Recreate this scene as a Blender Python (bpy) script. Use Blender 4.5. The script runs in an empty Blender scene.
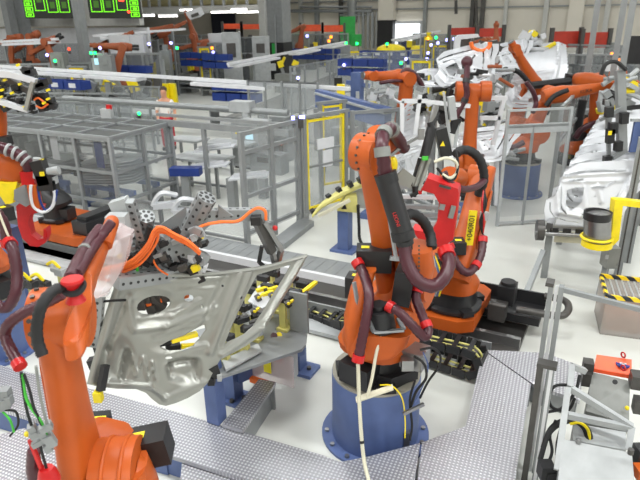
import bpy, bmesh, math, random
from mathutils import Vector as V, Matrix, geometry
random.seed(7)
C = bpy.context.scene.collection
R = math.radians
PI = math.pi
# ---------- camera model (turns a pixel of the 640x480 frame into a point) ----------
FPX, HC, PITCH, ROLL = 583.0, 3.8, R(21.5), R(1.1)
def ray(u, v):
    x = (u-320)/FPX; y = -(v-240)/FPX
    c, s = math.cos(ROLL), math.sin(ROLL)
    a, b = c*x+s*y, -s*x+c*y
    return V((a, b*math.sin(PITCH)+math.cos(PITCH), b*math.cos(PITCH)-math.sin(PITCH)))
def G(u, v, z=0.0):
    d = ray(u, v); return V((0, 0, HC))+d*((z-HC)/d.z)
def A(u, v, y):
    d = ray(u, v); return V((0, 0, HC))+d*(y/d.y)
cam = bpy.data.cameras.new('camera'); co = bpy.data.objects.new('camera', cam); C.objects.link(co)
cam.sensor_width = 36; cam.lens = FPX/640*36
co.location = (0, 0, HC)
co.rotation_euler = (Matrix.Rotation(R(90)-PITCH, 3, 'X') @ Matrix.Rotation(-ROLL, 3, 'Z')).to_euler()
cam.dof.use_dof = True; cam.dof.focus_distance = 5.0; cam.dof.aperture_fstop = 3.5
bpy.context.scene.camera = co
TH = R(27)
E1 = V((math.cos(TH), -math.sin(TH), 0)); E2 = V((math.sin(TH), math.cos(TH), 0)); UP = V((0, 0, 1))
# ---------- materials ----------
MATS = {}
def srgb(c):
    return tuple(((x/255)/12.92 if x/255 <= .04045 else ((x/255+.055)/1.055)**2.4) for x in c)+(1,)
def mat(name, col, rough=.5, metal=0, var=.06, vs=6, bump=0, bs=60, emit=0, spec=.5, coat=0):
    m = bpy.data.materials.new(name); m.use_nodes = True
    nt = m.node_tree; N = nt.nodes; L = nt.links; p = N['Principled BSDF']
    c = srgb(col)
    p.inputs['Roughness'].default_value = rough; p.inputs['Metallic'].default_value = metal
    p.inputs['Specular IOR Level'].default_value = spec
    p.inputs['Coat Weight'].default_value = coat; p.inputs['Coat Roughness'].default_value = .15
    tc = N.new('ShaderNodeTexCoord')
    if var:
        n = N.new('ShaderNodeTexNoise'); n.inputs['Scale'].default_value = vs; n.inputs['Detail'].default_value = 5
        L.new(tc.outputs['Object'], n.inputs['Vector'])
        r = N.new('ShaderNodeValToRGB')
        r.color_ramp.elements[0].color = tuple(x*(1-var*2) for x in c[:3])+(1,)
        r.color_ramp.elements[1].color = tuple(min(1, x*(1+var*2)) for x in c[:3])+(1,)
        r.color_ramp.elements[0].position = .3; r.color_ramp.elements[1].position = .7
        L.new(n.outputs['Fac'], r.inputs['Fac']); L.new(r.outputs['Color'], p.inputs['Base Color'])
    else:
        p.inputs['Base Color'].default_value = c
    if bump:
        n2 = N.new('ShaderNodeTexNoise'); n2.inputs['Scale'].default_value = bs
        L.new(tc.outputs['Object'], n2.inputs['Vector'])
        b = N.new('ShaderNodeBump'); b.inputs['Strength'].default_value = bump
        L.new(n2.outputs['Fac'], b.inputs['Height']); L.new(b.outputs['Normal'], p.inputs['Normal'])
    if emit:
        p.inputs['Emission Color'].default_value = c; p.inputs['Emission Strength'].default_value = emit
    MATS[name] = m; return m
def clear(name, col, alpha, rough=.15, spec=.5):
    m = bpy.data.materials.new(name); m.use_nodes = True
    nt = m.node_tree; N = nt.nodes; L = nt.links
    p = N['Principled BSDF']; p.inputs['Base Color'].default_value = srgb(col); p.inputs['Roughness'].default_value = rough
    t = N.new('ShaderNodeBsdfTransparent'); x = N.new('ShaderNodeMixShader'); x.inputs[0].default_value = alpha
    o = N['Material Output']
    L.new(t.outputs[0], x.inputs[1]); L.new(p.outputs[0], x.inputs[2]); L.new(x.outputs[0], o.inputs['Surface'])
    MATS[name] = m; return m
mat('orange', (182, 84, 28), .42, var=.05, vs=4, spec=.35)
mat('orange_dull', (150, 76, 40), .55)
mat('black', (30, 30, 32), .45, var=.12)
mat('rubber', (22, 22, 24), .6)
mat('maroon', (70, 28, 38), .36, var=.05)
mat('red', (190, 22, 24), .4)
mat('blue', (84, 102, 148), .5, var=.05)
mat('navy', (26, 52, 122), .45)
mat('alu', (160, 163, 166), .38, .55, var=.03)
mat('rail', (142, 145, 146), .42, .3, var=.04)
mat('steel', (150, 150, 150), .3, .85, var=.05)
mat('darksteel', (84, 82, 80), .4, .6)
mat('doorgrey', (150, 151, 145), .3, .4, var=.03, vs=5)
mat('white', (214, 215, 218), .4, var=.02)
mat('panelwhite', (204, 206, 210), .34, .25, var=.02)
mat('greybox', (126, 128, 124), .45)
mat('lightgrey', (166, 169, 170), .4)
mat('yellow', (238, 214, 20), .42)
mat('yellowlabel', (240, 226, 40), .5, var=0)
mat('clamp', (206, 200, 122), .45)
mat('signal', (250, 92, 48), .4)
mat('green', (40, 160, 70), .5)
mat('cream', (214, 208, 196), .75, var=.03, vs=.4)
mat('bulkhead', (186, 186, 182), .7, var=.03)
mat('lane', (124, 124, 120), .45, var=.06, vs=1.2)
mat('plategrey', (150, 146, 134), .5)
mat('skin', (205, 150, 122), .5)
mat('hair', (60, 42, 32), .6)
mat('shirt', (226, 220, 214), .8)
mat('redcloth', (178, 40, 52), .8)
mat('cable', (236, 112, 40), .45)
mat('greencable', (70, 190, 60), .45)
mat('beige', (210, 206, 184), .5)
mat('lampwhite', (255, 253, 246), .5, var=0, emit=4)
mat('ledgreen', (30, 255, 110), .5, var=0, emit=5)
mat('ledblue', (150, 150, 255), .5, var=0, emit=5)
mat('ledorange', (255, 130, 30), .5, var=0, emit=4)
mat('ledred', (255, 70, 40), .5, var=0, emit=3)
mat('screengreen', (120, 235, 20), .5, var=0, emit=.9)
mat('screen', (180, 220, 235), .4, var=0, emit=.8)
mat('daylight', (240, 246, 250), .5, var=0, emit=1.6)
mat('navyblack', (34, 36, 52), .6)
mat('ochre', (196, 186, 140), .7)
mat('screenblack', (30, 34, 26), .5)
mat('darkgreen', (60, 110, 20), .5, var=0, emit=.3)
mat('screenred', (182, 52, 34), .5)
mat('ceilgrey', (120, 122, 124), .8)
clear('glassdark', (110, 114, 116), .38, .12)
clear('clearpane', (190, 195, 196), .07, .1)
clear('cagepane', (112, 114, 114), .27, .15)
clear('glass', (178, 184, 186), .2, .1)
clear('cratewall', (186, 178, 170), .42, .4)
clear('mesh', (84, 86, 84), .74, .6)
clear('film', (232, 214, 214), .36, .15)
def tread_mat():
    m = mat('tread', (168, 168, 174), .37, .7, var=.03, vs=3)
    nt = m.node_tree; N = nt.nodes; L = nt.links; p = N['Principled BSDF']
    tc = N.new('ShaderNodeTexCoord'); mp = N.new('ShaderNodeMapping'); mp.inputs['Rotation'].default_value = (0, 0, R(23+45))
    L.new(tc.outputs['Object'], mp.inputs['Vector'])
    sp = N.new('ShaderNodeSeparateXYZ'); L.new(mp.outputs[0], sp.inputs[0])
    def M(op, a, b=None):
        n = N.new('ShaderNodeMath'); n.operation = op
        for i, q in enumerate((a, b)):
            if q is None: continue
            if isinstance(q, (int, float)): n.inputs[i].default_value = q
            else: L.new(q, n.inputs[i])
        return n.outputs[0]
    k = 2*PI/.046
    sx = M('SINE', M('MULTIPLY', sp.outputs[0], k)); sy = M('SINE', M('MULTIPLY', sp.outputs[1], k))
    h = M('MAXIMUM', M('MULTIPLY', sx, sy), 0.0)
    b = N.new('ShaderNodeBump'); b.inputs['Strength'].default_value = .38; b.inputs['Distance'].default_value = .006
    L.new(h, b.inputs['Height']); L.new(b.outputs['Normal'], p.inputs['Normal'])
    cr = N.new('ShaderNodeValToRGB'); cr.color_ramp.elements[0].color = srgb((160, 160, 166)); cr.color_ramp.elements[1].color = srgb((218, 218, 222)); cr.color_ramp.elements[1].position = .6
    L.new(h, cr.inputs['Fac']); L.new(cr.outputs['Color'], p.inputs['Base Color'])
    return m
tread_mat()
def hazard():
    m = mat('hazard', (240, 205, 30), .5, var=0)
    nt = m.node_tree; N = nt.nodes; L = nt.links; p = N['Principled BSDF']
    tc = N.new('ShaderNodeTexCoord'); mp = N.new('ShaderNodeMapping'); mp.inputs['Rotation'].default_value = (0, 0, R(20))
    L.new(tc.outputs['Object'], mp.inputs['Vector'])
    w = N.new('ShaderNodeTexWave'); w.bands_direction = 'DIAGONAL'; w.inputs['Scale'].default_value = 3.4
    r = N.new('ShaderNodeValToRGB'); r.color_ramp.interpolation = 'CONSTANT'
    r.color_ramp.elements[0].color = srgb((36, 40, 48)); r.color_ramp.elements[1].color = srgb((240, 205, 30)); r.color_ramp.elements[1].position = .5
    L.new(mp.outputs[0], w.inputs['Vector']); L.new(w.outputs['Color'], r.inputs['Fac']); L.new(r.outputs['Color'], p.inputs['Base Color'])
hazard()
def floor_mat():
    m = mat('floorpaint', (205, 206, 200), .3, var=.025, vs=.7, coat=.12)
    nt = m.node_tree; N = nt.nodes; L = nt.links; p = N['Principled BSDF']
    tc = N.new('ShaderNodeTexCoord'); n = N.new('ShaderNodeTexNoise'); n.inputs['Scale'].default_value = 3; n.inputs['Detail'].default_value = 8
    r = N.new('ShaderNodeMapRange'); r.inputs[3].default_value = .22; r.inputs[4].default_value = .42
    L.new(tc.outputs['Object'], n.inputs['Vector']); L.new(n.outputs['Fac'], r.inputs[0]); L.new(r.outputs[0], p.inputs['Roughness'])
floor_mat()
# ---------- mesh builder ----------
ORG = {}
SPLIT = {k: v for k, v in (x.split(':') if ':' in x else (x, x) for x in 'actuator bracket plate sensor_box sensor_tip sensor valve_terminal actuator_mass:actuator clamp_block clamp_set:clamp cylinder_set:cylinder sensor_set:sensor cable_set:cable_piece clamp_jaw bolts:bolt anchor_bolts:anchor_bolt clamp_blocks:clamp_block rail rails:rail plug cross_rails:cross_rail uprights:upright hose_rings:hose_ring handrail tube side_clamp legs:leg clamp valve_block frame_tube cable_bundle:cable roof_frame:roof_bar guide_bars:guide_bar wrist_motor_cluster:wrist_motor housing_bolts:housing_bolt lamp sheet_rail:sheet_rail emblem_mark cylinder wrist_cover screen_graphic elbow_gear beam yellow_arm green_hoses:green_hose'.split())}
SPLIT['plate'] = 'plate'
def perp(d, up=UP):
    d = d.normalized()
    if abs(d.dot(up)) > .98: up = V((0, 1, 0)) if abs(d.y) < .9 else V((1, 0, 0))
    a = d.cross(up).normalized(); return a, a.cross(d).normalized()
def spline(pts, k=6):
    pts = [V(p) for p in pts]
    if len(pts) < 3: return pts
    q = [pts[0]*2-pts[1]]+pts+[pts[-1]*2-pts[-2]]; out = []
    for i in range(1, len(q)-2):
        a, b, c, d = q[i-1:i+3]
        for j in range(k):
            t = j/k
            out.append(.5*((2*b)+(c-a)*t+(2*a-5*b+4*c-d)*t*t+(3*b-a-3*c+d)*t**3))
    out.append(pts[-1]); return out
class MB:
    def __init__(s, M=None): s.bm = bmesh.new(); s.M = M; s.mi = 0
    def v(s, p):
        p = V(p); return s.bm.verts.new(s.M @ p if s.M else p)
    def f(s, vs):
        try: q = s.bm.faces.new(vs); q.material_index = s.mi; return q
        except ValueError: return None
    def box(s, c, sz, ax=None):
        c = V(c); ax = ax or (V((1, 0, 0)), V((0, 1, 0)), UP)
        h = [V(ax[i])*(sz[i]/2) for i in range(3)]
        q = [s.v(c+h[0]*i+h[1]*j+h[2]*k) for i in (-1, 1) for j in (-1, 1) for k in (-1, 1)]
        for t in ((0, 1, 3, 2), (4, 6, 7, 5), (0, 4, 5, 1), (2, 3, 7, 6), (0, 2, 6, 4), (1, 5, 7, 3)): s.f([q[i] for i in t])
        return s
    def bar(s, p, q, w, h=None, up=UP):
        p = V(p); q = V(q); d = q-p
        a, b = perp(d, up); return s.box((p+q)/2, (w, d.length, h or w), (a, d.normalized(), b))
    def rings(s, rs, closed=False):
        for r0, r1 in zip(rs, rs[1:]):
            n = len(r0)
            for i in range(n): s.f([r0[i], r0[(i+1) % n], r1[(i+1) % n], r1[i]])
        if not closed: s.f(rs[0][::-1]); s.f(rs[-1])
    def loft(s, secs, n=16, pw=2.6):
        rs = []
        for c, a, b in secs:
            c, a, b = V(c), V(a), V(b); r = []
            for i in range(n):
                t = 2*PI*(i+.5)/n; ct, st = math.cos(t), math.sin(t)
                r.append(s.v(c+a*(math.copysign(abs(ct)**(2/pw), ct))+b*(math.copysign(abs(st)**(2/pw), st))))
            rs.append(r)
        s.rings(rs); return s
    def cyl(s, p, q, r0, r1=None, n=14):
        p = V(p); q = V(q); a, b = perp(q-p); r1 = r0 if r1 is None else r1
        return s.loft([(p, a*r0, b*r0), (q, a*r1, b*r1)], n, 2)
    def lathe(s, c, prof, n=24, ax=UP):
        c = V(c); a, b = perp(V(ax)); return s.loft([(c+V(ax)*z, a*r, b*r) for r, z in prof], n, 2)
    def tube(s, pts, r, n=8, k=6, ripple=0, step=None):
        pts = spline(pts, k)
        if ripple:
            L = [0]
            for p, q in zip(pts, pts[1:]): L.append(L[-1]+(q-p).length)
            step = step or r*.5; m = max(4, int(L[-1]/step)); out = []; j = 0
            for i in range(m+1):
                t = L[-1]*i/m
                while j < len(L)-2 and L[j+1] < t: j += 1
                out.append(pts[j].lerp(pts[j+1], (t-L[j])/max(1e-6, L[j+1]-L[j])))
            pts = out
        rs = []; a = None
        for i, p in enumerate(pts):
            d = (pts[min(i+1, len(pts)-1)]-pts[max(i-1, 0)]).normalized()
            if a is None: a = perp(d)[0]
            a = (a-d*a.dot(d)).normalized(); b = d.cross(a)
            rr = r*(1+ripple*(1 if i % 2 else -1))
            rs.append([s.v(p+a*rr*math.cos(2*PI*j/n)+b*rr*math.sin(2*PI*j/n)) for j in range(n)])
        s.rings(rs); return s
    def prism(s, pts, ext):
        ext = V(ext); lo = [s.v(V(p)) for p in pts]; hi = [s.v(V(p)+ext) for p in pts]
        n = len(lo)
        s.f(lo[::-1]); s.f(hi)
        for i in range(n): s.f([lo[i], lo[(i+1) % n], hi[(i+1) % n], hi[i]])
        return s
    def ball(s, c, r, sc=(1, 1, 1), n=10):
        c = V(c); rs = []
        for i in range(1, n):
            t = PI*i/n
            rs.append([s.v(c+V((r*sc[0]*math.sin(t)*math.cos(2*PI*j/n), r*sc[1]*math.sin(t)*math.sin(2*PI*j/n), r*sc[2]*math.cos(t)))) for j in range(n)])
        s.rings(rs); return s
    def ring(s, c, ax, r, t, n=20, m=6):
        c = V(c); a, b = perp(V(ax)); ax = V(ax).normalized(); rs = []
        for i in range(n):
            d = a*math.cos(2*PI*i/n)+b*math.sin(2*PI*i/n)
            rs.append([s.v(c+d*(r+t*math.cos(2*PI*j/m))+ax*t*math.sin(2*PI*j/m)) for j in range(m)])
        s.rings(rs+[rs[0]], True); return s
    def sheet(s, outline, holes, fn, thick, step=None):
        """flat outline with holes, lifted by fn(x, y) -> point; thick is a vector"""
        pts = [V((p[0], p[1])) for p in outline]; ed = []; n = len(pts); ed += [(i, (i+1) % n) for i in range(n)]
        for h in holes:
            o = len(pts); pts += [V((p[0], p[1])) for p in h]; ed += [(o+i, o+(i+1) % len(h)) for i in range(len(h))]
        def inside(p, poly):
            r = False
            for (x0, y0), (x1, y1) in zip(poly, list(poly[1:])+[poly[0]]):
                if (y0 > p[1]) != (y1 > p[1]) and p[0] < (x1-x0)*(p[1]-y0)/(y1-y0)+x0: r = not r
            return r
        if step:
            xs = [p[0] for p in outline]; ys = [p[1] for p in outline]
            x = min(xs)+step*.5; i = 0
            while x < max(xs):
                y = min(ys)+step*(.5 if i % 2 else 1)
                while y < max(ys):
                    if inside((x, y), outline) and not any(inside((x, y), h) for h in holes): pts.append(V((x, y)))
                    y += step
                x += step; i += 1
        vs, es, fs, *_ = geometry.delaunay_2d_cdt(pts, ed, [], 0, 1e-4)
        thick = V(thick); lo = [s.v(fn(p.x, p.y)) for p in vs]; hi = [s.v(V(fn(p.x, p.y))+thick) for p in vs]
        keep = []
        for f in fs:
            c = (vs[f[0]]+vs[f[1]]+vs[f[2]])/3
            if inside(c, outline) and not any(inside(c, h) for h in holes): keep.append(f)
        cnt = {}
        for f in keep:
            s.f([lo[i] for i in f][::-1]); s.f([hi[i] for i in f])
            for i in range(len(f)):
                e = (f[i], f[(i+1) % len(f)]); cnt[tuple(sorted(e))] = cnt.get(tuple(sorted(e)), [])+[e]
        for k, e in cnt.items():
            if len(e) == 1: a, b = e[0]; s.f([lo[a], lo[b], hi[b], hi[a]])
        for q in [q for q in s.bm.verts if not q.link_faces]: s.bm.verts.remove(q)
        return s
    def build(s, name, m, parent=None, org=None, bevel=0, smooth=38, kind=None, label=None):
        bm = s.bm
        if parent and name in SPLIT:
            bm.verts.index_update(); seen_ = set(); isl = []
            for v0 in bm.verts:
                if v0 in seen_: continue
                st = [v0]; seen_.add(v0); cur = []
                while st:
                    q = st.pop(); cur.append(q)
                    for e in q.link_edges:
                        w = e.other_vert(q)
                        if w not in seen_: seen_.add(w); st.append(w)
                isl.append(cur)
            if len(isl) > 1:
                for cur in isl[:95]:
                    nb = MB(); mp = {q: nb.bm.verts.new(q.co) for q in cur}
                    for f in {f for q in cur for f in q.link_faces}:
                        try: nb.bm.faces.new([mp[q] for q in f.verts]).material_index = f.material_index
                        except ValueError: pass
                    o = nb.build(SPLIT[name], m, parent, None, bevel, smooth)
                bm.free(); return o
            name = SPLIT[name]
        if bevel:
            bmesh.ops.bevel(bm, geom=[e for e in bm.edges if len(e.link_faces) == 2 and e.calc_face_angle() > R(50)], offset=bevel, segments=2, affect='EDGES', clamp_overlap=True)
        o0 = ORG[parent.name] if parent else V(org or (0, 0, 0))
        bm.transform(Matrix.Translation(-o0))
        bmesh.ops.recalc_face_normals(bm, faces=bm.faces)
        for f in bm.faces: f.smooth = True
        for e in bm.edges: e.smooth = not (len(e.link_faces) == 2 and e.calc_face_angle() > R(smooth))
        me = bpy.data.meshes.new(name); bm.to_mesh(me); bm.free()
        for q in ([m] if isinstance(m, str) else m): me.materials.append(MATS[q])
        o = bpy.data.objects.new(name, me); C.objects.link(o); ORG[o.name] = o0
        if parent: o.parent = parent
        else: o.location = o0
        if kind: o['kind'] = kind
        if label and parent: o['label'] = label
        return o
LABELS = {}
def tag(o, label, cat, group=None):
    o['label'] = label; o['category'] = cat
    if group: o['group'] = group
    return o
def T(name, label, cat, loc, group=None):
    o = bpy.data.objects.new(name, None); C.objects.link(o); o.empty_display_size = .2
    o.location = V(loc); ORG[o.name] = V(loc); return tag(o, label, cat, group)
def copytree(o, off, label, parent=None, group=None):
    c = o.copy(); C.objects.link(c); ORG[c.name] = ORG[o.name]+(V(off) if parent is None else V((0, 0, 0)))
    if parent: c.parent = parent
    else:
        c.location = o.location+V(off); c['label'] = label
    for ch in list(o.children): copytree(ch, off, None, c)
    return c
def frame(o, yaw=-27): return Matrix.Translation(V(o)) @ Matrix.Rotation(R(yaw), 4, 'Z')
def text(body, name, m, parent, p, xdir, ydir, size, depth=.002):
    cu = bpy.data.curves.new(name, 'FONT'); cu.body = body; cu.size = size; cu.extrude = depth; cu.align_x = 'CENTER'; cu.align_y = 'CENTER'
    t_ = bpy.data.objects.new('tmp', cu); C.objects.link(t_); me = bpy.data.meshes.new_from_object(t_); bpy.data.objects.remove(t_)
    me.name = name; o = bpy.data.objects.new(name, me); x = V(xdir).normalized(); y = V(ydir); y = (y-x*y.dot(x)).normalized(); z = x.cross(y)
    M = Matrix((x, y, z)).transposed().to_4x4(); M.translation = V(p)-ORG[parent.name]
    o.matrix_local = M; me.materials.clear(); me.materials.append(MATS[m]); C.objects.link(o); o.parent = parent; ORG[o.name] = ORG[parent.name]
    return o
ORD = ['nearest', 'second', 'third', 'fourth', 'fifth', 'sixth', 'seventh', 'eighth', 'ninth', 'tenth', 'eleventh', 'twelfth', 'thirteenth', 'fourteenth', 'fifteenth', 'sixteenth', 'seventeenth', 'eighteenth']
# ---------- setting ----------
def structure(name, mb, m, **k): return mb.build(name, m, kind='structure', **k)
Mh = frame((0, 0, 0))
structure('floor', MB().box((0, 30, -.05), (150, 140, .1)), 'floorpaint')
a, b, c, d = G(222, 118), G(385, 53), G(398, 55), G(300, 112)
structure('floor_lane', MB().prism([V((p.x, p.y, .002)) for p in (a, b, c, d)], (0, 0, .004)), 'lane')
W0 = V((8.3, 60.6, 0))
def wallp(t, z=0, off=0): return W0+E1*t-E2*off+UP*z
structure('wall_far', MB().box(wallp(-5, 6, -.2), (130, .4, 12), (E1, E2, UP)), 'cream')
for nm, c_, sz, ax in (('wall_left', V((-45, 20, 6)), (.4, 110, 12), (E1, E2, UP)), ('wall_right', V((48, 25, 6)), (.4, 110, 12), (E1, E2, UP)), ('wall_near', V((0, -14, 6)), (150, .4, 12), (E1, E2, UP))):
    structure(nm, MB().box(c_, sz, ax), 'cream')
structure('ceiling', MB().box((0, 30, 12.1), (170, 150, .2)), 'ceilgrey')
# lamps of the hall, in rows under the roof
def lamp(p, sx, sy, w):
    l = bpy.data.lights.new('ceiling_lamp', 'AREA'); l.shape = 'RECTANGLE'; l.size = sx; l.size_y = sy; l.energy = w; l.color = (.985, 1, .985)
    o = bpy.data.objects.new('ceiling_lamp', l); C.objects.link(o); o.location = p; o.rotation_euler = (0, 0, -TH)
for j in range(-1, 8):  # rearmost row added and near rows strengthened to brighten the near floor
    for i in range(-5, 7):
        p = E1*(i*5.1-2.0)+E2*(j*9-5.5)
        if p.y < -13 or p.y > 75 or abs(p.x) > 42: continue
        lamp((p.x, p.y, 9.6), 2.6, .36, 370 if j < 2 else 200 if j == 2 else 138)
sc = bpy.context.scene
w = bpy.data.worlds.new('world'); sc.world = w; w.use_nodes = True
w.node_tree.nodes['Background'].inputs[0].default_value = (.9, .95, 1, 1); w.node_tree.nodes['Background'].inputs[1].default_value = .3
sc.view_settings.view_transform = 'Standard'; sc.view_settings.look = 'None'; sc.view_settings.gamma = 1; sc.view_settings.use_curve_mapping = False
sc.view_settings.exposure = -0.06
sc.cycles.max_bounces = 6; sc.cycles.transparent_max_bounces = 24
# ---------- robots ----------
def robot(label, base, yaw, a2, a3, group=None, h=.75, off=.35, L1=1.25, L2=1.1, lk=.2, fr=-.1, d=2, k=1.0, m='orange', wrist=0, a2motor=True, wm=True, lt=.085, el=.15, hl=.24, fore=True, cm=None, bk=1.0):
    """d: 0 far, 1 middle, 2 near; k: thickness factor"""
    B = V(base); y = R(yaw); f = V((math.cos(y), math.sin(y), 0)); l = V((-f.y, f.x, 0)); z = UP
    r = T('industrial_robot', label, 'robot', B, group)
    n = (8, 14, 24)[d]
    A2 = B+f*off+z*h; t = R(a2); u1 = f*math.sin(t)+z*math.cos(t); w1 = f*math.cos(t)-z*math.sin(t)
    A3 = A2+u1*L1; e = R(a3); u2 = f*math.cos(e)+z*math.sin(e); w2 = -f*math.sin(e)+z*math.cos(e)
    W = A3+u2*L2; fo = l*fr
    b = MB()
    b.loft([(B+z*q*h, f*ra*k*bk, l*ra*k*bk) for q, ra in ((0, .4), (.06, .4), (.1, .33), (.3, .3), (.36, .31))], n, 2.2)
    if d:
        for i in range(4):
            q = y+PI/4+i*PI/2; dv = V((math.cos(q), math.sin(q), 0))
            b.box(B+dv*.36*k*bk+z*.035, (.2*k, .16*k, .07), (dv, z.cross(dv), z))
        b.box(B-f*.36*k*bk+z*.13, (.22*k, .3*k, .2), (f, l, z))
    b.build('base', 'black', r, bevel=.008 if d > 1 else 0)
    b = MB()
    b.loft([(B+z*h*.37, f*.33*k, l*.33*k), (B+z*h*.46, f*.34*k, l*.34*k), (B+z*h*.56+f*off*.12, f*.33*k, l*.31*k), (B+z*h*.72+f*off*.45, f*.29*k, l*.27*k), (A2-z*.1*k+f*.0, f*.24*k, l*.2*k), (A2+z*.1*k, f*.17*k, l*.17*k)], n, 2.7)
    b.cyl(A2+l*(lk-lt*.9), A2-l*hl*k, .235*k, None, n)
    b.build('carousel', cm or m, r)
    b = MB(); o = l*lk
    a_ = [(-.2, .13), (-.12, .2), (0, .225), (.2, .2), (.45, .165), (.7, .145), (.88, .14), (1, .155), (1.07, .13), (1.11, .07)]
    b.loft([(A2+o+u1*(q*L1 if q > 0 else q*k), w1*(ra*k), l*(lt*k if q < .3 else lt*.9*k)) for q, ra in a_], n, 3.0)
    b.cyl(A3+l*(lk+el*k), A3+l*(fr*.2), .155*k, None, n)
    if d > 1: b.loft([(A2+o+l*(lt+.003)*k+u1*L1*q, w1*ra, l*.012) for q, ra in ((.2, .05), (.3, .085), (.75, .06), (.85, .03))], 12, 2.5)
    if d > 1:
        b.mi = 1; c_ = A3+l*(lk+el*k)
        for i in range(14):
            g = 2*PI*i/14; e_ = c_+(w1*math.cos(g)+u1*math.sin(g))*.125*k; b.cyl(e_-l*.004, e_+l*.008, .011, None, 6)
        for i in range(16):
            g = 2*PI*i/16; p_ = A3+l*(lk+.05)+(w1*math.cos(g)+u1*math.sin(g))*.15*k; d_ = (w1*math.cos(g)+u1*math.sin(g)); b.cyl(p_, p_+d_*.014, .011, None, 6)
    b.build('link_arm', [m, 'darksteel'], r)
    P = A3+fo+u2*L2; tip = P+(u2*math.cos(R(wrist))-w2*math.sin(R(wrist)))*.17*k; tdir = (tip-P).normalized()
    if fore:
        b = MB()
        ra = [(-.34, .1, .12), (-.3, .14, .15), (-.1, .165, .18), (.08, .17, .185), (.2, .145, .155), (.45, .12, .125), (.75, .1, .1), (.84, .1, .1)]
        b.loft([(A3+fo+u2*(q*L2 if q > 0 else q*k), l*(p_*k), w2*(q_*k)) for q, p_, q_ in ra], n, 2.5)
        b.cyl(A3+fo+u2*L2*.8, A3+fo+u2*L2*.86, .115*k, None, n)
        b.build('forearm', m, r)
        b = MB(); ww = w2*math.cos(R(wrist))+u2*0
        b.bar(A3+fo+u2*L2*.84+l*.085*k, P+l*.085*k, .05*k, .16*k, w2); b.bar(A3+fo+u2*L2*.84-l*.085*k, P-l*.085*k, .05*k, .16*k, w2)
        b.cyl(P-l*.12*k, P+l*.12*k, .1*k, None, n)
        tip = P+(u2*math.cos(R(wrist))-w2*math.sin(R(wrist)))*.17*k
        b.cyl(P, tip, .085*k, None, n)
        b.build('wrist', m, r, bevel=.006 if d > 1 else 0)
        tdir = (tip-P).normalized()
        MB().cyl(tip, tip+tdir*.03*k, .075*k, None, n).build('flange', 'steel', r)
    if d and wm:
        b = MB()
        for i, (sx, sz) in enumerate(((0, .07), (.07, -.05), (-.07, -.05))):
            q = A3+fo-u2*.33*k+l*sx*k+w2*sz*k
            b.cyl(q, q-u2*.2*k, .055*k, None, 10); b.box(q-u2*.22*k, (.1*k, .09*k, .1*k), (l, u2, w2))
        b.build('wrist_motor_cluster', 'black', r)
        if a2motor:
            q = A2-l*hl*k
            b = MB().cyl(q, q-l*.1*k, .1*k, None, n).box(q-l*.24*k, (.17*k, .32*k, .17*k), (w1, l, u1))
            mo = b.build('shoulder_motor', 'black', r, bevel=.015 if d > 1 else 0)
            MB().box(q-l*.3*k+w1*0+u1*.087*k, (.07*k, .06*k, .004), (w1, l, u1)).build('warning_label', 'yellowlabel', mo)
        MB().box(B+f*.24*k-l*.2*k+z*h*.28, (.1*k, .1*k, .1*k), (f, l, z)).build('warning_label', 'yellowlabel', r)
    if d > 1:
        b = MB().cyl(A2-l*(hl+.005)*k, A2-l*(hl+.05)*k, .12*k, .1*k, n); b.build('shoulder_cap', m, r, bevel=.006)
    return dict(root=r, A2=A2, A3=A3, W=P, tip=tip, f=f, l=l, u1=u1, w1=w1, u2=u2, w2=w2, tdir=tdir, B=B)
def hose(rb, pts, r=.042, m='maroon', clamps=(), cm='red', name='hose', n=10):
    h_ = MB().tube(pts, r, n, 8, ripple=.06, step=r*.55).build(name, m, rb['root'], smooth=60)
    q = spline(pts, 8)
    for c in clamps:
        i = max(1, min(len(q)-2, int(c*len(q)))); dv = (q[i+1]-q[i-1]).normalized()
        MB().cyl(q[i]-dv*r*.7, q[i]+dv*r*.7, r*1.22, None, 12).build('hose_clamp', cm, h_)
    return h_
def pedestal(label, c, r=.42, h=.7, group='blue robot pedestals', n=40):
    c = V(c); t = T('robot_pedestal', label, 'pedestal', c, group)
    MB().lathe(c, [(r, .025), (r, h)], n).build('drum', 'blue', t)
    MB().lathe(c, [(r*1.25, 0), (r*1.25, .028)], n).build('flange_plate', 'blue', t)
    MB().lathe(c, [(r*.99, h), (r*.99, h+.018)], n).build('top_plate', 'plategrey', t)
    for i in range(14):
        a = 2*PI*i/14; p = c+V((math.cos(a), math.sin(a), 0))*r*1.13
        if p.y < c.y+.2: MB().cyl(p+UP*.028, p+UP*.05, .022, None, 8).build('anchor_bolt', 'steel', t)
    return t
# robot on the central blue pedestal
pc = G(375, 432); pc.z = 0
ped = pedestal('large blue drum pedestal under the central orange robot', pc, .41, .7)
MB().box(pc+V((.25, -.335, .2)), (.05, .05, .16)).build('type_plate', 'steel', ped)
r1 = robot('orange robot arm with black hose sleeve on the central blue pedestal', pc+V((.02, 0, .718)), 50, -18, -26, 'robots of the front cell', wm=False, lk=.06, lt=.115, el=.13, fr=-.05, fore=False, L1=1.33, bk=.8)
MB().cyl(A(377, 131, 4.75), A(379, 143, 4.8), .085, .09, 18).cyl(A(378, 137, 4.75), A(396, 146, 5.2), .07, .08, 16).build('wrist_housing', 'orange', r1['root'])
rt = r1['root']
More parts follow.
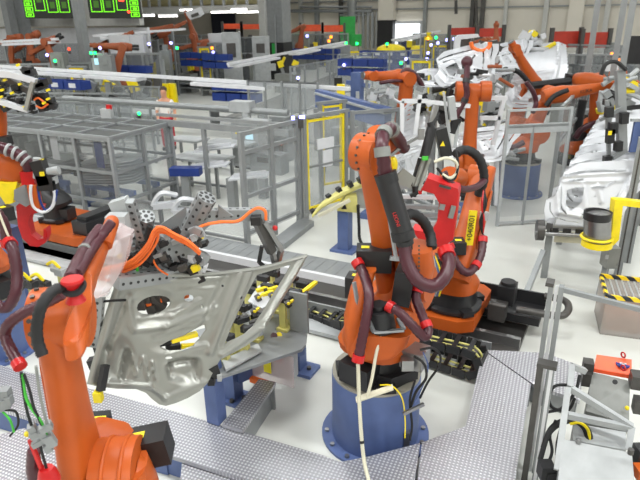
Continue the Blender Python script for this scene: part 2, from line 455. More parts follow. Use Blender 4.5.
# black base wings, front motor, silver bracket
b0 = r1['B']
MB().prism([b0+V((-.27, -.05, .02)), b0+V((-.22, -.2, .02)), b0+V((.08, -.33, .02)), b0+V((.33, -.2, .02)), b0+V((.3, .1, .02)), b0+V((-.2, .25, .02))], (0, 0, .1)).build('base_shroud', 'black', rt, bevel=.02)
MB().box(b0+V((-.1, -.275, .07)), (.09, .012, .06), (V((.92, -.4, 0)), V((.4, .92, 0)), UP)).build('warning_label', 'yellowlabel', rt)
def mbox(rb, c, sz, ax, lab, nm='servo_motor'):
    o = MB().box(c, sz, ax).build(nm, 'black', rb['root'], bevel=.018)
    MB().box(V(c)+V(ax[2])*(sz[2]/2+.002)+V(ax[0])*lab*sz[0], (.07, .05, .004), ax).build('warning_label', 'yellowlabel', o)
    return o
Yb = r1['B'].y
X_ = (V((1, 0, 0)), V((0, 1, 0)), UP)
def axes(dx, up=UP):
    dx = V(dx).normalized(); dz = V(up); dz = (dz-dx*dz.dot(dx)).normalized(); return (dx, dz.cross(dx), dz)
mbox(r1, A(374, 258, 4.62), (.3, .2, .2), axes((1, -.1, 0)), -.25)
mbox(r1, A(404, 285, 4.35), (.15, .2, .3), axes((1, -.3, -.1)), .1)
mbox(r1, A(356, 285, 4.85), (.17, .17, .2), axes((1, -.3, 0)), .0)
o = MB().cyl(A(383, 328, 4.22), A(380, 308, 4.2), .11, .1, 18).cyl(A(379, 312, 4.2), A(378, 304, 4.19), .06, None, 12).build('servo_motor', 'black', rt, bevel=.01)
MB().loft([(A(372, 350, 4.25), V((.21, 0, 0)), V((0, .16, 0))), (A(374, 338, 4.27), V((.27, -.05, 0)), V((0, .18, 0))), (A(378, 325, 4.3), V((.27, -.05, 0)), V((0, .2, 0)))], 20, 3).build('carousel_apron', 'orange', rt)
MB().loft([(A(352, 345, 4.28), V((.06, 0, 0)), V((0, .13, 0))), (A(354, 318, 4.32), V((.085, 0, 0)), V((0, .16, 0))), (A(360, 290, 4.42), V((.08, 0, 0)), V((0, .15, 0))), (A(368, 268, 4.5), V((.07, 0, 0)), V((0, .1, 0)))], 18, 2.8).build('carousel_cheek', 'orange', rt)
MB().loft([(A(405, 290, 4.6), V((.1, 0, 0)), V((0, .16, 0))), (A(413, 280, 4.62), V((.15, 0, 0)), V((0, .2, 0))), (A(414, 262, 4.62), V((.17, 0, 0)), V((0, .22, 0))), (A(415, 246, 4.62), V((.14, 0, 0)), V((0, .18, 0)))], 20, 2.6).build('gear_housing', 'orange', rt)
b = MB()
for v_ in range(246, 292, 4): b.cyl(A(419, v_, 4.405), A(419, v_, 4.385), .01, None, 6)
b.build('housing_bolts', 'darksteel', rt)
b = MB().bar(A(374, 332, 4.12), A(404, 330, 4.12), .035, .02).bar(A(374, 332, 4.12), A(369, 320, 4.14), .035, .02).bar(A(404, 330, 4.12), A(398, 318, 4.2), .035, .02); b.build('cable_bracket', 'alu', rt)
MB().bar(A(383, 180, 4.32), A(396, 258, 4.25), .03, .02).bar(A(354, 282, 4.3), A(359, 312, 4.25), .03, .02).bar(A(390, 258, 4.3), A(400, 259, 4.3), .03, .03).build('sleeve_rail', 'alu', rt)
MB().tube([A(381, 335, 4.13), A(376, 355, 4.08), A(372, 378, 4.02), A(367, 398, 3.98)], .014, 8).build('pneumatic_tube', 'beige', rt)
# dress pack
gl = A(396, 175, 4.3); g2 = A(411, 236, 4.22)
sl = MB().cyl(A(386, 178, 4.3), A(404, 237, 4.2), .082, .082, 24).cyl(A(385, 173, 4.3), A(388, 183, 4.29), .088, .086, 24).cyl(A(402, 231, 4.21), A(404, 239, 4.2), .092, None, 24).cyl(A(404, 239, 4.2), A(405, 244, 4.2), .07, None, 20).build('hose_sleeve', 'black', rt)
ax_ = (A(404, 236, 4.2)-A(385, 180, 4.3)).normalized()
toc = (V((0, 0, HC))-A(394, 208, 4.25)).normalized()
sd = ax_.cross(toc).normalized()
text('LEONI', 'sleeve_lettering', 'red', sl, A(388, 200, 4.28)+toc*.086-sd*.02, ax_, toc.cross(ax_), .04)
text('LEONI', 'sleeve_lettering', 'red', sl, A(400, 218, 4.22)+toc*.083-sd*-.03, ax_, toc.cross(ax_), .04)
hose(r1, [A(385, 181, 4.3), A(384, 165, 4.3), A(382, 148, 4.32), A(383, 135, 4.45), A(390, 129, 4.6), A(396, 136, 4.8), A(404, 148, 5.0)], .052, clamps=(.3, .52, .7), cm='greybox')
hose(r1, [A(404, 240, 4.2), A(407, 262, 4.13), A(418, 281, 4.05), A(434, 286, 4.05), A(445, 276, 4.1), A(449, 262, 4.2), A(446, 252, 4.3)], .054, clamps=(.97,))
hose(r1, [A(357, 262, 4.5), A(364, 275, 4.4), A(369, 295, 4.2), A(366, 320, 4.1), A(361, 345, 4.03), A(358, 360, 4.0)], .042, clamps=(.02, .97))
hose(r1, [A(389, 306, 4.15), A(399, 312, 4.1), A(412, 325, 4.05), A(424, 337, 4.05), A(428, 330, 4.1), A(422, 315, 4.2), A(416, 298, 4.3), A(418, 288, 4.35)], .04, clamps=(.02, .62, .97))
hose(r1, [A(358, 360, 4.0), A(359, 395, 3.95), A(361, 430, 3.85), A(364, 460, 3.75), A(369, 482, 3.66)], .016, 'beige', (.6,), 'black', 'air_line', 8)
hose(r1, [A(408, 250, 4.4), A(402, 225, 4.55), A(410, 214, 4.65), A(422, 220, 4.7), A(430, 234, 4.7), A(432, 248, 4.6)], .045, 'rubber', (), name='bent_hose')
b = MB().box(A(415, 356, 4.3), (.2, .2, .16), axes((1, -.6, 0))).box(A(407, 363, 4.2), (.1, .1, .1)); cb = b.build('connector_box', 'steel', rt, bevel=.01)
for i, (pts, m_) in enumerate((([A(420, 350, 4.2), A(432, 348, 4.2), A(440, 355, 4.2), A(439, 366, 4.15), A(428, 382, 4.1), A(420, 398, 4.1)], 'rubber'),
    ([A(414, 356, 4.15), A(424, 364, 4.1), A(426, 378, 4.05), A(416, 392, 4.05), A(410, 410, 4.05)], 'rubber'),
    ([A(380, 385, 4.05), A(392, 386, 4.02), A(402, 398, 4.02), A(405, 418, 4.02), A(405, 438, 4.0)], 'yellow'),
    ([A(415, 380, 4.1), A(410, 400, 4.06), A(412, 425, 4.04), A(410, 440, 4.05)], 'rubber'),
    ([A(423, 352, 4.2), A(428, 368, 4.15), A(420, 392, 4.08), A(408, 412, 4.05)], 'blue'))):
    MB().tube(pts, .006 if m_ != 'rubber' else .011, 6).build('power_cable', m_, rt)
MB().bar(A(403, 414, 4.0), A(424, 404, 4.05), .02, .03).build('cable_clamp', 'steel', rt)
MB().bar(A(356, 400, 4.0), A(393, 387, 4.0), .07, .012).build('support_plate', 'beige', rt)
# spot welding tool held by the central robot
tw = A(428, 150, 4.9)
t = T('welding_gun', 'black twin actuator welding gun held up by the central robot', 'welding gun', tw)
MB().cyl(A(432, 128, 4.95), A(424, 158, 4.9), .042, None, 14).cyl(A(430, 122, 4.96), A(432, 130, 4.95), .028).cyl(A(438, 112, 5), A(431, 128, 4.95), .02).build('actuator', 'black', t)
MB().box(A(443, 142, 5.0), (.1, .1, .25), axes((1, 0, .28))).build('transformer', 'black', t, bevel=.012)
MB().prism([A(440, 146, 4.92), A(445, 146, 4.92), A(443, 141, 4.92)], (0, -.004, .0)).build('warning_triangle', 'yellow', t)
b = MB().bar(A(424, 157, 4.9), A(414, 188, 4.85), .035, .03).bar(A(429, 158, 4.9), A(418, 190, 4.85), .035, .03); b.build('guide_bars', 'doorgrey', t)
MB().bar(A(420, 158, 4.9), A(412, 186, 4.86), .02, .03).cyl(A(415, 186, 4.85), A(415, 197, 4.84), .03, .012).bar(A(410, 196, 4.84), A(418, 192, 4.84), .03).build('electrode', 'black', t)
MB().box(A(425, 158, 4.87), (.05, .03, .035)).build('status_light', 'greencable', t)
MB().cyl(A(436, 105, 5.0), A(428, 135, 4.97), .03, None, 10).build('piston_rod', 'steel', t)
MB().prism([A(396, 176, 4.85), A(404, 169, 4.85), A(416, 178, 4.85), A(412, 189, 4.85), A(398, 184, 4.85)], (0, .03, 0)).build('mounting_plate', 'doorgrey', t)
MB().bar(A(391, 155, 4.9), A(402, 146, 4.92), .025).bar(A(402, 146, 4.92), A(420, 136, 4.95), .025).box(A(421, 134, 4.95), (.05, .05, .09)).build('torque_arm', 'steel', t)
MB().tube([A(434, 162, 4.85), A(446, 158, 4.85), A(456, 162, 4.85), A(457, 172, 4.85), A(450, 178, 4.85), A(442, 174, 4.85)], .014, 6).build('cable', 'beige', t)
MB().tube([A(437, 168, 4.85), A(446, 178, 4.85), A(454, 179, 4.85), A(458, 166, 4.85), A(456, 150, 4.9)], .012, 6).build('cable', 'rubber', t)
MB().ball(A(393, 165, 4.9), .06, (.7, .7, 1.3)).build('wrist_cover', 'yellow', t)
MB().box(A(447, 120, 5.2), (.02, .02, .5), axes((1, 0, .18))).box(A(452, 108, 5.2), (.06, .06, .2), axes((1, 0, .18))).build('slide_rail', 'lightgrey', t)
# ---------- robot on the rail, with the red gun ----------
p2 = G(453, 303, .42)
r2 = robot('orange robot with yellow number plate on the rail carriage behind the central robot', p2, -120, -38, -18, 'robots of the front cell', a2motor=False, lt=.17, wm=False, h=.64, off=.3, L1=1.12, lk=.13, el=.08, k=.85, fore=False)
MB().cyl(A(458, 178, 6.1), A(449, 176, 5.8), .11, .1, 18).build('forearm', 'orange', r2['root'])
l2 = r2['l']
num = MB().box(A(471, 228, 5.95), (.085, .02, .4), axes((1, 0, -.05))).build('number_plate', 'yellow', r2['root'])
text('+040R01', 'number_text', 'black', num, A(471, 228, 5.935), (.05, -.0, 1), (-1, 0, 0.05), .085)
hose(r2, [A(478, 195, 6.35), A(484, 180, 6.3), A(481, 162, 6.3), A(472, 152, 6.3), A(462, 150, 6.3), A(456, 154, 6.2)], .05, 'rubber', (), name='elbow_hose')
hose(r2, [A(444, 172, 5.6), A(449, 182, 5.6), A(462, 189, 5.7), A(476, 187, 6.0), A(485, 180, 6.3)], .035, clamps=())
hose(r2, [A(449, 245, 5.9), A(454, 258, 5.85), A(462, 270, 5.8), A(470, 272, 5.8), A(478, 262, 5.9), A(482, 250, 6), A(483, 236, 6.1)], .045, clamps=(.03, .62, .95))
for i, (du, m_) in enumerate(((0, 'red'), (2, 'rubber'), (4, 'rubber'))):
    MB().tube([A(482+du*.5, 238, 6.1), A(484-du, 222, 6.1), A(482+du, 205, 6.1), A(484, 190, 6.2)], .012, 6).build('supply_cable', m_, r2['root'])
MB().box(A(484, 216, 6.15), (.08, .06, .09)).build('valve_block', 'lightgrey', r2['root'])
mbox(r2, A(458, 246, 6.0), (.14, .2, .14), X_, 0)
mbox(r2, A(443, 262, 6.0), (.16, .2, .16), X_, 0)
for i in range(4):
    MB().tube([A(432+i, 256, 5.8), A(434+i*2, 270, 5.75), A(436+i*2, 284, 5.75), A(433+i*2, 296, 5.8)], .01, 6).build('supply_cable', ('blue', 'lightgrey', 'blue', 'yellow')[i], r2['root'])
# C-shaped red gun
t = T('c_frame_gun', 'red C-frame welding gun held in front of the rail robot', 'welding gun', A(442, 205, 5.45))
gp = [(427, 178), (458, 189), (459, 193), (453, 240), (443, 247), (431, 247), (419, 240), (412, 230), (419, 231), (431, 233), (437, 222), (439, 203), (434, 194), (421, 190)]
MB().prism([A(u, v, 5.5) for u, v in gp], (0.05, .13, .02)).build('gun_body', 'red', t, bevel=.02)
MB().box(A(445, 187, 5.48), (.12, .01, .025), axes((1, 0, -.3))).build('plate_strip', 'darksteel', t)
MB().box(A(442, 207, 5.48), (.055, .012, .06), axes((1, 0, -.2))).build('type_plate', 'steel', t)
MB().box(A(452, 212, 5.48), (.05, .02, .13), axes((1, 0, -.2))).build('side_plate', 'greybox', t)
MB().bar(A(420, 183, 5.5), A(420, 194, 5.5), .03).build('electrode_holder', 'red', t)
# ---------- linear rail behind the central robot ----------
Mr = frame((0, 0, 0), -28)
def rp(a, c, z=0): return Mr @ V((a, c, z))
x0, x1 = -13.0, -.72
tr = T('robot_rail', 'long floor rail with silver covers and black trench carrying the two robots', 'rail', rp(-3, 6.6, 0))
MB(Mr).box(((x0+x1)/2, 6.55, .04), (x1-x0, 1.5, .07)).build('bed', 'darksteel', tr)
b = MB(Mr).box(((x0-2.2)/2, 7.25, .1), (-2.2-x0, .62, .06))
for i in range(60): b.box((x0+i*.18+.1, 7.25, .132), (.05, .58, .006))
b.build('rear_cover', 'rail', tr)
for c_ in (6.9, 6.3): MB(Mr).box(((x0+x1)/2, c_, .13), (x1-x0, .07, .12)).build('guide_rail', 'white' if c_ > 6.5 else 'steel', tr)
b = MB(Mr).box(((x0-1.3)/2, 5.8, .05), (-1.3-x0, .44, .05)).box(((x0-1.3)/2, 5.8, .078), (-1.3-x0, .03, .008)); b.build('front_cover', 'lightgrey', tr)
MB(Mr).box(((x0-1.0)/2, 6.04, .12), (-1.0-x0, .03, .16)).build('chain_trough', 'rail', tr)
MB(Mr).box((-.95, 5.85, .1), (.4, .2, .12)).box((-.75, 5.85, .1), (.08, .3, .2)).build('end_stop', 'darksteel', tr)
b = MB(Mr).box((-1.05, 6.95, .2), (.95, .55, .03)).box((-1.05, 7.22, .28), (.95, .03, .2)).box((-1.05, 6.68, .24), (.95, .03, .1)); b.build('end_tray', 'black', tr)
MB().tube([rp(-.6, 7.2, .36), rp(-.38, 7.18, .36), rp(-.3, 7.05, .36), rp(-.3, 6.85, .36), rp(-.4, 6.72, .36), rp(-.85, 6.68, .36)], .045, 10).build('end_hoop', 'darksteel', tr)
def carriage(label, a, m=1):
    t = T('robot_carriage', label, 'carriage', rp(a, 6.5, .2), 'orange rail carriages')
    MB(Mr).prism([V((a-.75, 5.98, .25)), V((a+.55, 5.98, .25)), V((a+.72, 6.1, .25)), V((a+.72, 7.0, .25)), V((a+.6, 7.12, .25)), V((a-.75, 7.12, .25))], (0, 0, .15)).build('plate', 'orange', t, bevel=.015)
    MB(Mr).box((a, 6.9, .21), (1.2, .16, .07)).box((a, 6.3, .21), (1.2, .16, .07)).build('bearing_block', 'black', t)
    MB(Mr).box((a+.5, 6.1, .404), (.2, .01, .006)).cyl((a+.45, 6.5, .4), (a+.45, 6.5, .43), .04).cyl((a+.45, 6.9, .4), (a+.45, 6.9, .43), .04).build('bolts', 'black', t)
    return t
ca = carriage('orange carriage plate under the rail robot behind the central pedestal', -1.95)
dm = MB(Mr).box((-1.0, 6.8, .5), (.2, .24, .24)).cyl((-1.0, 6.8, .6), (-1.0, 6.8, .66), .09); dm.build('drive_motor', 'black', ca, bevel=.02)
MB(Mr).box((-1.05, 6.55, .36), (.2, .18, .2)).cyl((-1.15, 6.5, .45), (-.95, 6.5, .45), .04).build('gearbox', 'darksteel', ca, bevel=.01)
cb_ = carriage('orange carriage plate on the rail left of the perforated gripper', -8.3)
b = MB(Mr).box((-7.75, 6.6, .52), (.34, .95, .22)).box((-7.75, 6.6, .66), (.22, .8, .08)); b.build('cable_box', 'black', cb_, bevel=.04)
# energy chain
def chain(label, path, w=.26, hh=.09):
    t = T('energy_chain', label, 'energy chain', path[0], 'black energy chains on the rail')
    P = [path[0]]; L = [0]
    for p in path[1:]:
        L.append(L[-1]+(p-P[-1]).length); P.append(p)
    n = int(L[-1]/.16); b = MB(); j = 0; side = rp(0, 1, 0)-rp(0, 0, 0); pr = None
    for i in range(n+1):
        s_ = L[-1]*i/n
        while j < len(L)-2 and L[j+1] < s_: j += 1
        q = P[j].lerp(P[j+1], (s_-L[j])/max(1e-6, L[j+1]-L[j])); dv = (P[j+1]-P[j]).normalized(); nn = side.cross(dv)
        b.box(q+side*w/2, (.15, .03, hh), (dv, side, nn)); b.box(q-side*w/2, (.15, .03, hh), (dv, side, nn)); b.box(q+nn*hh*.4, (.05, w, .015), (dv, side, nn)); b.box(q-nn*hh*.4, (.05, w, .015), (dv, side, nn))
    b.build('chain_links', 'black', t)
    MB().tube([p+side*.04 for p in path], .012, 6, 3).tube([p-side*.05 for p in path], .012, 6, 3).build('cable_bundle', 'clamp', t)
    return t
arc = [rp(-1.15+.14*math.sin(R(a)), 5.58, .22-.14*math.cos(R(a))) for a in range(0, 181, 20)]
chain('black energy chain curling up beside the right rail carriage', [rp(-7.2, 6.15, .12), rp(-4, 6.12, .12), rp(-2, 5.7, .09)]+arc+[rp(-1.8, 5.58, .36), rp(-2.4, 5.6, .34), rp(-2.75, 5.66, .28)])
chain('black energy chain lying in front of the left rail carriage', [rp(-12.5, 6.2, .12), rp(-9, 6.2, .12), rp(-7.6, 6.2, .12)])
# ---------- tread plate walkways ----------
def plate(label, pts, z=.25, m='tread', th=.04, sk='rail'):
    pts = [V((p.x, p.y, z-th)) for p in pts]; c = sum(pts, V((0, 0, 0)))/len(pts); c.z = 0
    t = T('tread_plate_walkway', label, 'walkway', c, 'tread plate walkways')
    MB().prism(pts, (0, 0, th)).build('deck', m, t, bevel=.004)
    b = MB()
    for i in range(len(pts)):
        p, q = pts[i].copy(), pts[(i+1) % len(pts)].copy(); e = (c-((p+q)/2)); e.z = 0; e = e.normalized()*.05
        p.z = q.z = (z-th)/2; b.bar(p+e, q+e, .03, z-th-.005, UP)
    b.build('support_frame', sk, t)
    return t
g = lambda u, v, z=.25: G(u, v, z)
plate('long tread plate walkway running from the left robot past the central pedestal', [g(-40, 354), g(0, 365), g(160, 407), g(322, 455), g(340, 462), g(368, 456.5), g(420, 443), g(412, 500), g(330, 510), g(240, 478), g(160, 452), g(36, 420), g(-50, 394)], sk='blue')
plate('tread plate landing bolted right of the central pedestal at the bottom edge', [g(422, 442.5), g(466, 426), g(483, 350), g(531, 384), g(517, 467), g(513, 510), g(414, 510)])
plate('short tread plate strip behind the aluminium fence post', [g(484, 349), g(545, 352), g(584, 366), g(580, 400), g(533, 383)], .24)
plate('narrow tread plate step sloping from the fixture table to the walkway', [g(259, 379, .3), g(276, 382, .3), g(243, 430, .3), g(222, 424, .3)], .3)
plate('small tread plate extension under the long walkway at the bottom', [g(182, 462, .2), g(240, 481, .2), g(300, 500, .2), g(290, 520, .2), g(180, 484, .2)], .2)
plate('tread plate piece beside the left pedestal at the bottom left', [g(-20, 440, .2), g(24, 428, .2), g(52, 440, .2), g(70, 500, .2), g(-20, 500, .2)], .2)
# ---------- left pedestal with robot mostly outside ----------
pl = V((-4.0, 6.25, 0)); 
pedestal('blue drum pedestal at the left edge of the floor', pl, .42, .75)
r5 = robot('orange robot at the left edge on the blue pedestal, hoses looping down', pl+V((0, 0, .77)), 140, 0, 10, 'robots of the front cell')
hose(r5, [A(-6, 303, 5.6), A(6, 308, 5.6), A(15, 295, 5.6), A(17, 275, 5.7), A(13, 250, 5.8), A(9, 242, 5.9)], .06, clamps=(.95,))
hose(r5, [A(8, 245, 6.0), A(4, 225, 6.0), A(-4, 212, 6.0)], .06, clamps=(.1,))
MB().tube([A(11, 242, 5.9), A(5, 228, 5.9), A(-4, 205, 5.9)], .014, 6).build('supply_cable', 'beige', r5['root'])
t = T('support_post', 'tall blue square post behind the left pedestal', 'post', G(24, 298))
q = G(24, 298); MB().box(q+UP*.55, (.2, .2, 1.1), (E1, E2, UP)).build('column', 'blue', t); MB().box(q+UP*.015, (.36, .36, .03), (E1, E2, UP)).build('foot_plate', 'blue', t)
t = T('junction_unit', 'grey junction unit with cables at the lower left edge', 'junction box', A(3, 400, 4.0))
MB().box(A(1, 402, 4.0), (.14, .14, .1), axes((1, .3, 0))).box(A(5, 393, 4.0), (.08, .08, .08)).box(A(9, 400, 3.98), (.05, .06, .08)).build('housing', 'rail', t, bevel=.01)
MB().tube([A(5, 410, 3.95), A(16, 412, 3.95), A(18, 425, 3.95), A(10, 436, 3.95)], .01, 6).build('cable', 'rubber', t)
MB().tube([A(3, 412, 3.95), A(10, 420, 3.9), A(14, 432, 3.9)], .01, 6).build('cable', 'greencable', t)
pd = V((-2.45, 4.05, 0)); pd = G(2, 455); pd.z = 0
# ---------- front left robot ----------
f4 = V((math.cos(R(95)), math.sin(R(95)), 0))
A24 = A(118, 480, 2.42); b4 = A24-f4*.35-UP*.75
pz = V((b4.x, b4.y, 0)); pedestal('blue drum pedestal below the large robot in the left foreground', pz, .42, b4.z-.018)
r4 = robot('large orange robot in the left foreground holding the grey door panel', b4, 95, 2, -4, 'robots of the front cell', L1=.97, L2=1.05, k=.95, lk=.17, fr=.06, lt=.08, hl=.12, el=.08, wm=False, a2motor=False, fore=False)
MB().loft([(A(80, 352, 2.1), V((.02, 0, 0)), V((0, .05, .01))), (A(78, 345, 2.12), V((.038, 0, 0)), V((0, .09, .02))), (A(78, 322, 2.2), V((.045, 0, 0)), V((0, .12, .05))), (A(81, 300, 2.35), V((.045, 0, 0)), V((0, .1, .09))), (A(90, 272, 2.7), V((.045, 0, 0)), V((0, .03, .06))), (A(102, 245, 3.05), V((.04, 0, 0)), V((0, .02, .05)))], 18, 2.6).build('forearm', 'orange', r4['root'])
rt = r4['root']
hose(r4, [A(112, 222, 3.0), A(98, 240, 2.9), A(86, 258, 2.6), A(76, 275, 2.35)], .028, clamps=())
hose(r4, [A(100, 228, 3.0), A(88, 244, 2.8), A(78, 262, 2.5), A(70, 278, 2.3)], .028, clamps=(.45,), cm='greybox')
b = MB().lathe(A(74, 290, 2.1), [(.03, -.055), (.04, -.05), (.03, -.03), (.025, -.01), (.03, .02), (.045, .04), (.042, .05)], 20).build('hose_coupling', 'red', rt)
MB().ring(A(74, 287, 2.1), (0, -.5, 1), .036, .014).build('coupling_ring', 'rubber', rt)
hose(r4, [A(66, 286, 2.1), A(52, 292, 2.05), A(42, 305, 2.0), A(37, 325, 1.98), A(38, 342, 1.97), A(43, 356, 1.95)], .023, 'rubber', (), name='bent_hose')
hose(r4, [A(63, 294, 2.2), A(45, 303, 2.2), A(25, 312, 2.2), A(9, 324, 2.2), A(5, 336, 2.2), A(12, 352, 2.15), A(20, 366, 2.1)], .024, clamps=(.97,))
for i, (pts, m_) in enumerate((([(21, 372), (24, 395), (28, 415), (34, 432)], 'rubber'), ([(24, 374), (30, 392), (34, 408), (42, 425)], 'rubber'), ([(22, 374), (27, 400), (40, 420), (48, 436)], 'greencable'), ([(36, 366), (40, 395), (46, 420), (50, 438)], 'greybox'), ([(30, 440), (36, 455), (44, 474)], 'red'), ([(40, 445), (44, 460), (50, 480)], 'rubber'))):
    MB().tube([A(u, v, 2.05) for u, v in pts], .012 if m_ == 'red' else .007, 6).build('supply_cable', m_, rt)
hose(r4, [A(34, 450, 2.1), A(33, 470, 2.1), A(38, 490, 2.1)], .03, clamps=())
b = MB()
for u, v, sx, sz in ((36, 433, .05, .03), (46, 427, .05, .03), (50, 440, .04, .06), (38, 442, .05, .025), (43, 434, .03, .05), (32, 428, .03, .03), (48, 447, .03, .04)): b.box(A(u, v, 2.05), (sx, .04, sz), axes((1, .4, .3)))
b.build('valve_block', 'rail', rt, bevel=.004)
MB().ball(A(27, 434, 2.05), .013).build('valve_button', 'yellow', rt)
MB().lathe(A(48, 475, 2.05), [(.03, -.04), (.05, -.03), (.04, .02), (.03, .04)], 14).build('hose_coupling', 'red', rt)
mbox(r4, A(150, 446, 2.62), (.22, .17, .17), axes((1, .1, .15)), -.2)
mbox(r4, A(95, 430, 2.7), (.16, .16, .14), axes((1, .1, 0)), .2)
for q_ in (.06, -.03): MB().ring(A24-r4['l']*q_, r4['l'], .222, .012, 32, 8).build('hub_rim', 'orange', rt)
MB().loft([(A(88, 436, 2.55), V((.03, 0, 0)), V((0, .06, .03))), (A(97, 432, 2.6), V((.06, 0, 0)), V((0, .08, .04))), (A(118, 438, 2.62), V((.07, 0, 0)), V((0, .08, .05))), (A(132, 448, 2.6), V((.04, 0, 0)), V((0, .06, .04)))], 16, 2.5).build('shoulder_cover', 'orange', rt)
MB().cyl(A(112, 222, 3.15), A(104, 245, 3.0), .04, .045, 18).ball(A(112, 222, 3.15), .04).build('wrist_end', 'orange', rt)
# ---------- perforated gripper ----------
D0, D1, D2 = A(116, 280, 3.4), A(307, 255, 4.12), A(160, 405, 3.32)
dn = (D1-D0).cross(D2-D0).normalized()
if dn.y > 0: dn = -dn
def onplane(u, v, off=0):
    r_ = ray(u, v); o = V((0, 0, HC)); s_ = (D0-o).dot(dn)/r_.dot(dn); return o+r_*s_+dn*off
gr = T('perforated_gripper', 'perforated aluminium gripper frame with orange cables behind the grey door panel', 'gripper', A(160, 250, 3.6))
def perfo(p, q, r, n=8, holes=True, mats=('rail', 'black'), open_end=True):
    b = MB(); p = V(p); q = V(q); d = (q-p).normalized(); a_, b_ = perp(d)
    b.cyl(p, q, r, None, n)
    b.mi = 1; L = (q-p).length; m_ = int(L/.055)
    for i in range(n):
        g_ = 2*PI*(i+1)/n; nn = a_*math.cos(g_)+b_*math.sin(g_)
        for j in range(m_): c = p+d*(L*(j+.5)/m_)+nn*r*math.cos(PI/n); b.cyl(c-nn*.004, c+nn*.0015, .011, None, 6)
    if open_end:
        for i in range(8):
            g_ = 2*PI*i/8; b.cyl(p-d*.0015+(a_*math.cos(g_)+b_*math.sin(g_))*r*.68, p+d*.004+(a_*math.cos(g_)+b_*math.sin(g_))*r*.68, r*.2, None, 6)
        b.cyl(p-d*.0015, p+d*.004, r*.25, None, 8)
    return b
def perfobox(p, q, w, h, up=UP):
    b = MB(); p = V(p); q = V(q); d = (q-p); L = d.length; d = d.normalized(); a_, b_ = perp(d, up); b.bar(p, q, w, h, up); b.mi = 1
    m_ = max(2, int(L/.05))
    for j in range(m_):
        c = p+d*(L*(j+.5)/m_)
        for nn, hh in ((a_, w/2), (-a_, w/2), (b_, h/2), (-b_, h/2)): b.cyl(c+nn*(hh-.004), c+nn*(hh+.0015), .011, None, 6)
    return b
PM = ['rail', 'black']
perfo(A(207, 197, 3.75), A(180, 248, 3.85), .068).build('octagonal_tube', PM, gr)
perfo(A(146, 216, 3.55), A(140, 256, 3.75), .058).build('octagonal_tube', PM, gr)
perfobox(A(205, 215, 3.85), A(268, 214, 4.0), .07, .085).build('perforated_beam', PM, gr)
perfobox(A(205, 218, 3.83), A(150, 262, 3.75), .1, .1).build('perforated_beam', PM, gr)
perfobox(A(130, 201, 3.45), A(142, 238, 3.55), .05, .05).build('perforated_beam', PM, gr)
perfobox(A(150, 240, 3.6), A(205, 262, 3.75), .09, .12).build('perforated_beam', PM, gr)
perfobox(A(100, 290, 3.3), A(95, 345, 3.3), .07, .06).build('perforated_beam', PM, gr)
perfobox(A(115, 282, 3.35), A(185, 272, 3.7), .12, .08).build('perforated_beam', PM, gr)
perfobox(A(155, 250, 3.65), A(165, 300, 3.75), .2, .05).build('perforated_plate', PM, gr)
perfobox(A(180, 240, 3.7), A(190, 290, 3.8), .12, .05).build('perforated_plate', PM, gr)
MB().prism([A(150, 232, 3.8), A(186, 207, 3.8), A(186, 226, 3.8), A(165, 238, 3.8)], (0, .02, 0)).build('gusset_plate', 'rail', gr)
MB().prism([A(218, 205, 3.83), A(233, 216, 3.83), A(218, 218, 3.83)], (0, .02, 0)).build('gusset_plate', 'rail', gr)
MB().box(A(122, 208, 3.5), (.11, .08, .12), axes((1, 0, .3))).box(A(118, 222, 3.4), (.12, .1, .1)).build('grey_box', 'lightgrey', gr, bevel=.01)
MB().box(A(110, 248, 3.3), (.1, .1, .07)).box(A(105, 240, 3.3), (.07, .08, .08)).box(A(195, 258, 3.7), (.1, .09, .05), axes((1, 0, -.4))).box(A(200, 266, 3.7), (.1, .08, .04), axes((1, 0, -.4))).box(A(102, 292, 3.2), (.08, .06, .04)).build('valve_terminal', 'white', gr, bevel=.006)
bx = MB()
random.seed(3)
for i in range(26):
    u = random.uniform(128, 205); v = random.uniform(240, 282); bx.box(A(u, v, random.uniform(3.6, 3.85)), (random.uniform(.03, .08), .08, random.uniform(.02, .06)), axes((1, 0, random.choice((-.5, .35, .4)))))
bx.build('actuator_mass', 'black', gr, bevel=.005)
bx = MB()
for u, v, a_ in ((98, 345, .1), (94, 365, .2), (92, 330, .1), (97, 318, .1)): bx.box(A(u, v, 3.3), (.05, .06, .1), axes((1, 0, a_)))
bx.build('side_clamp', 'black', gr, bevel=.006)
BUN = [(99, 277), (104, 271), (118, 268), (134, 261), (148, 246), (155, 232), (163, 229), (176, 236), (188, 242), (199, 251)]
for du, dv in ((0, 0), (1.6, 1.8), (-1, -1.8), (1, 3.4), (-.5, 1)):
    MB().tube([A(u+du, v+dv, 3.42+.01*dv) for u, v in BUN], .0095, 6).build('orange_cable', 'cable', gr)
MB().tube([A(u, v, 3.44) for u, v in [(100, 276), (108, 280), (122, 273), (140, 264), (152, 250), (158, 238), (157, 226)]], .009, 6).build('orange_cable', 'cable', gr)
random.seed(9)
for m_, n_, nm in (('black', 34, 'actuator'), ('rail', 30, 'bracket'), ('darksteel', 24, 'plate'), ('lightgrey', 10, 'sensor_box'), ('yellow', 3, 'sensor_tip')):
    bx = MB()
    for i in range(n_):
        u = random.uniform(112, 204); v = random.uniform(236, 276)-(8 if u > 160 else 0)+abs(u-165)*.05; bx.box(A(u, v, random.uniform(3.5, 3.75)), (random.uniform(.015, .06), .04, random.uniform(.015, .06)), axes((1, 0, random.choice((-.5, .35, .35, .4, -2.4)))) )
    bx.build(nm, m_, gr, bevel=.004)
bx = MB()
for u, v in ((150, 300), (158, 303), (164, 308), (145, 307), (168, 300), (156, 312), (160, 298)): bx.box(onplane(u, v, -.09), (.06, .06, .07), axes((1, 0, u % 5*.2)))
bx.build('actuator', 'darksteel', gr, bevel=.006)
bx = MB()
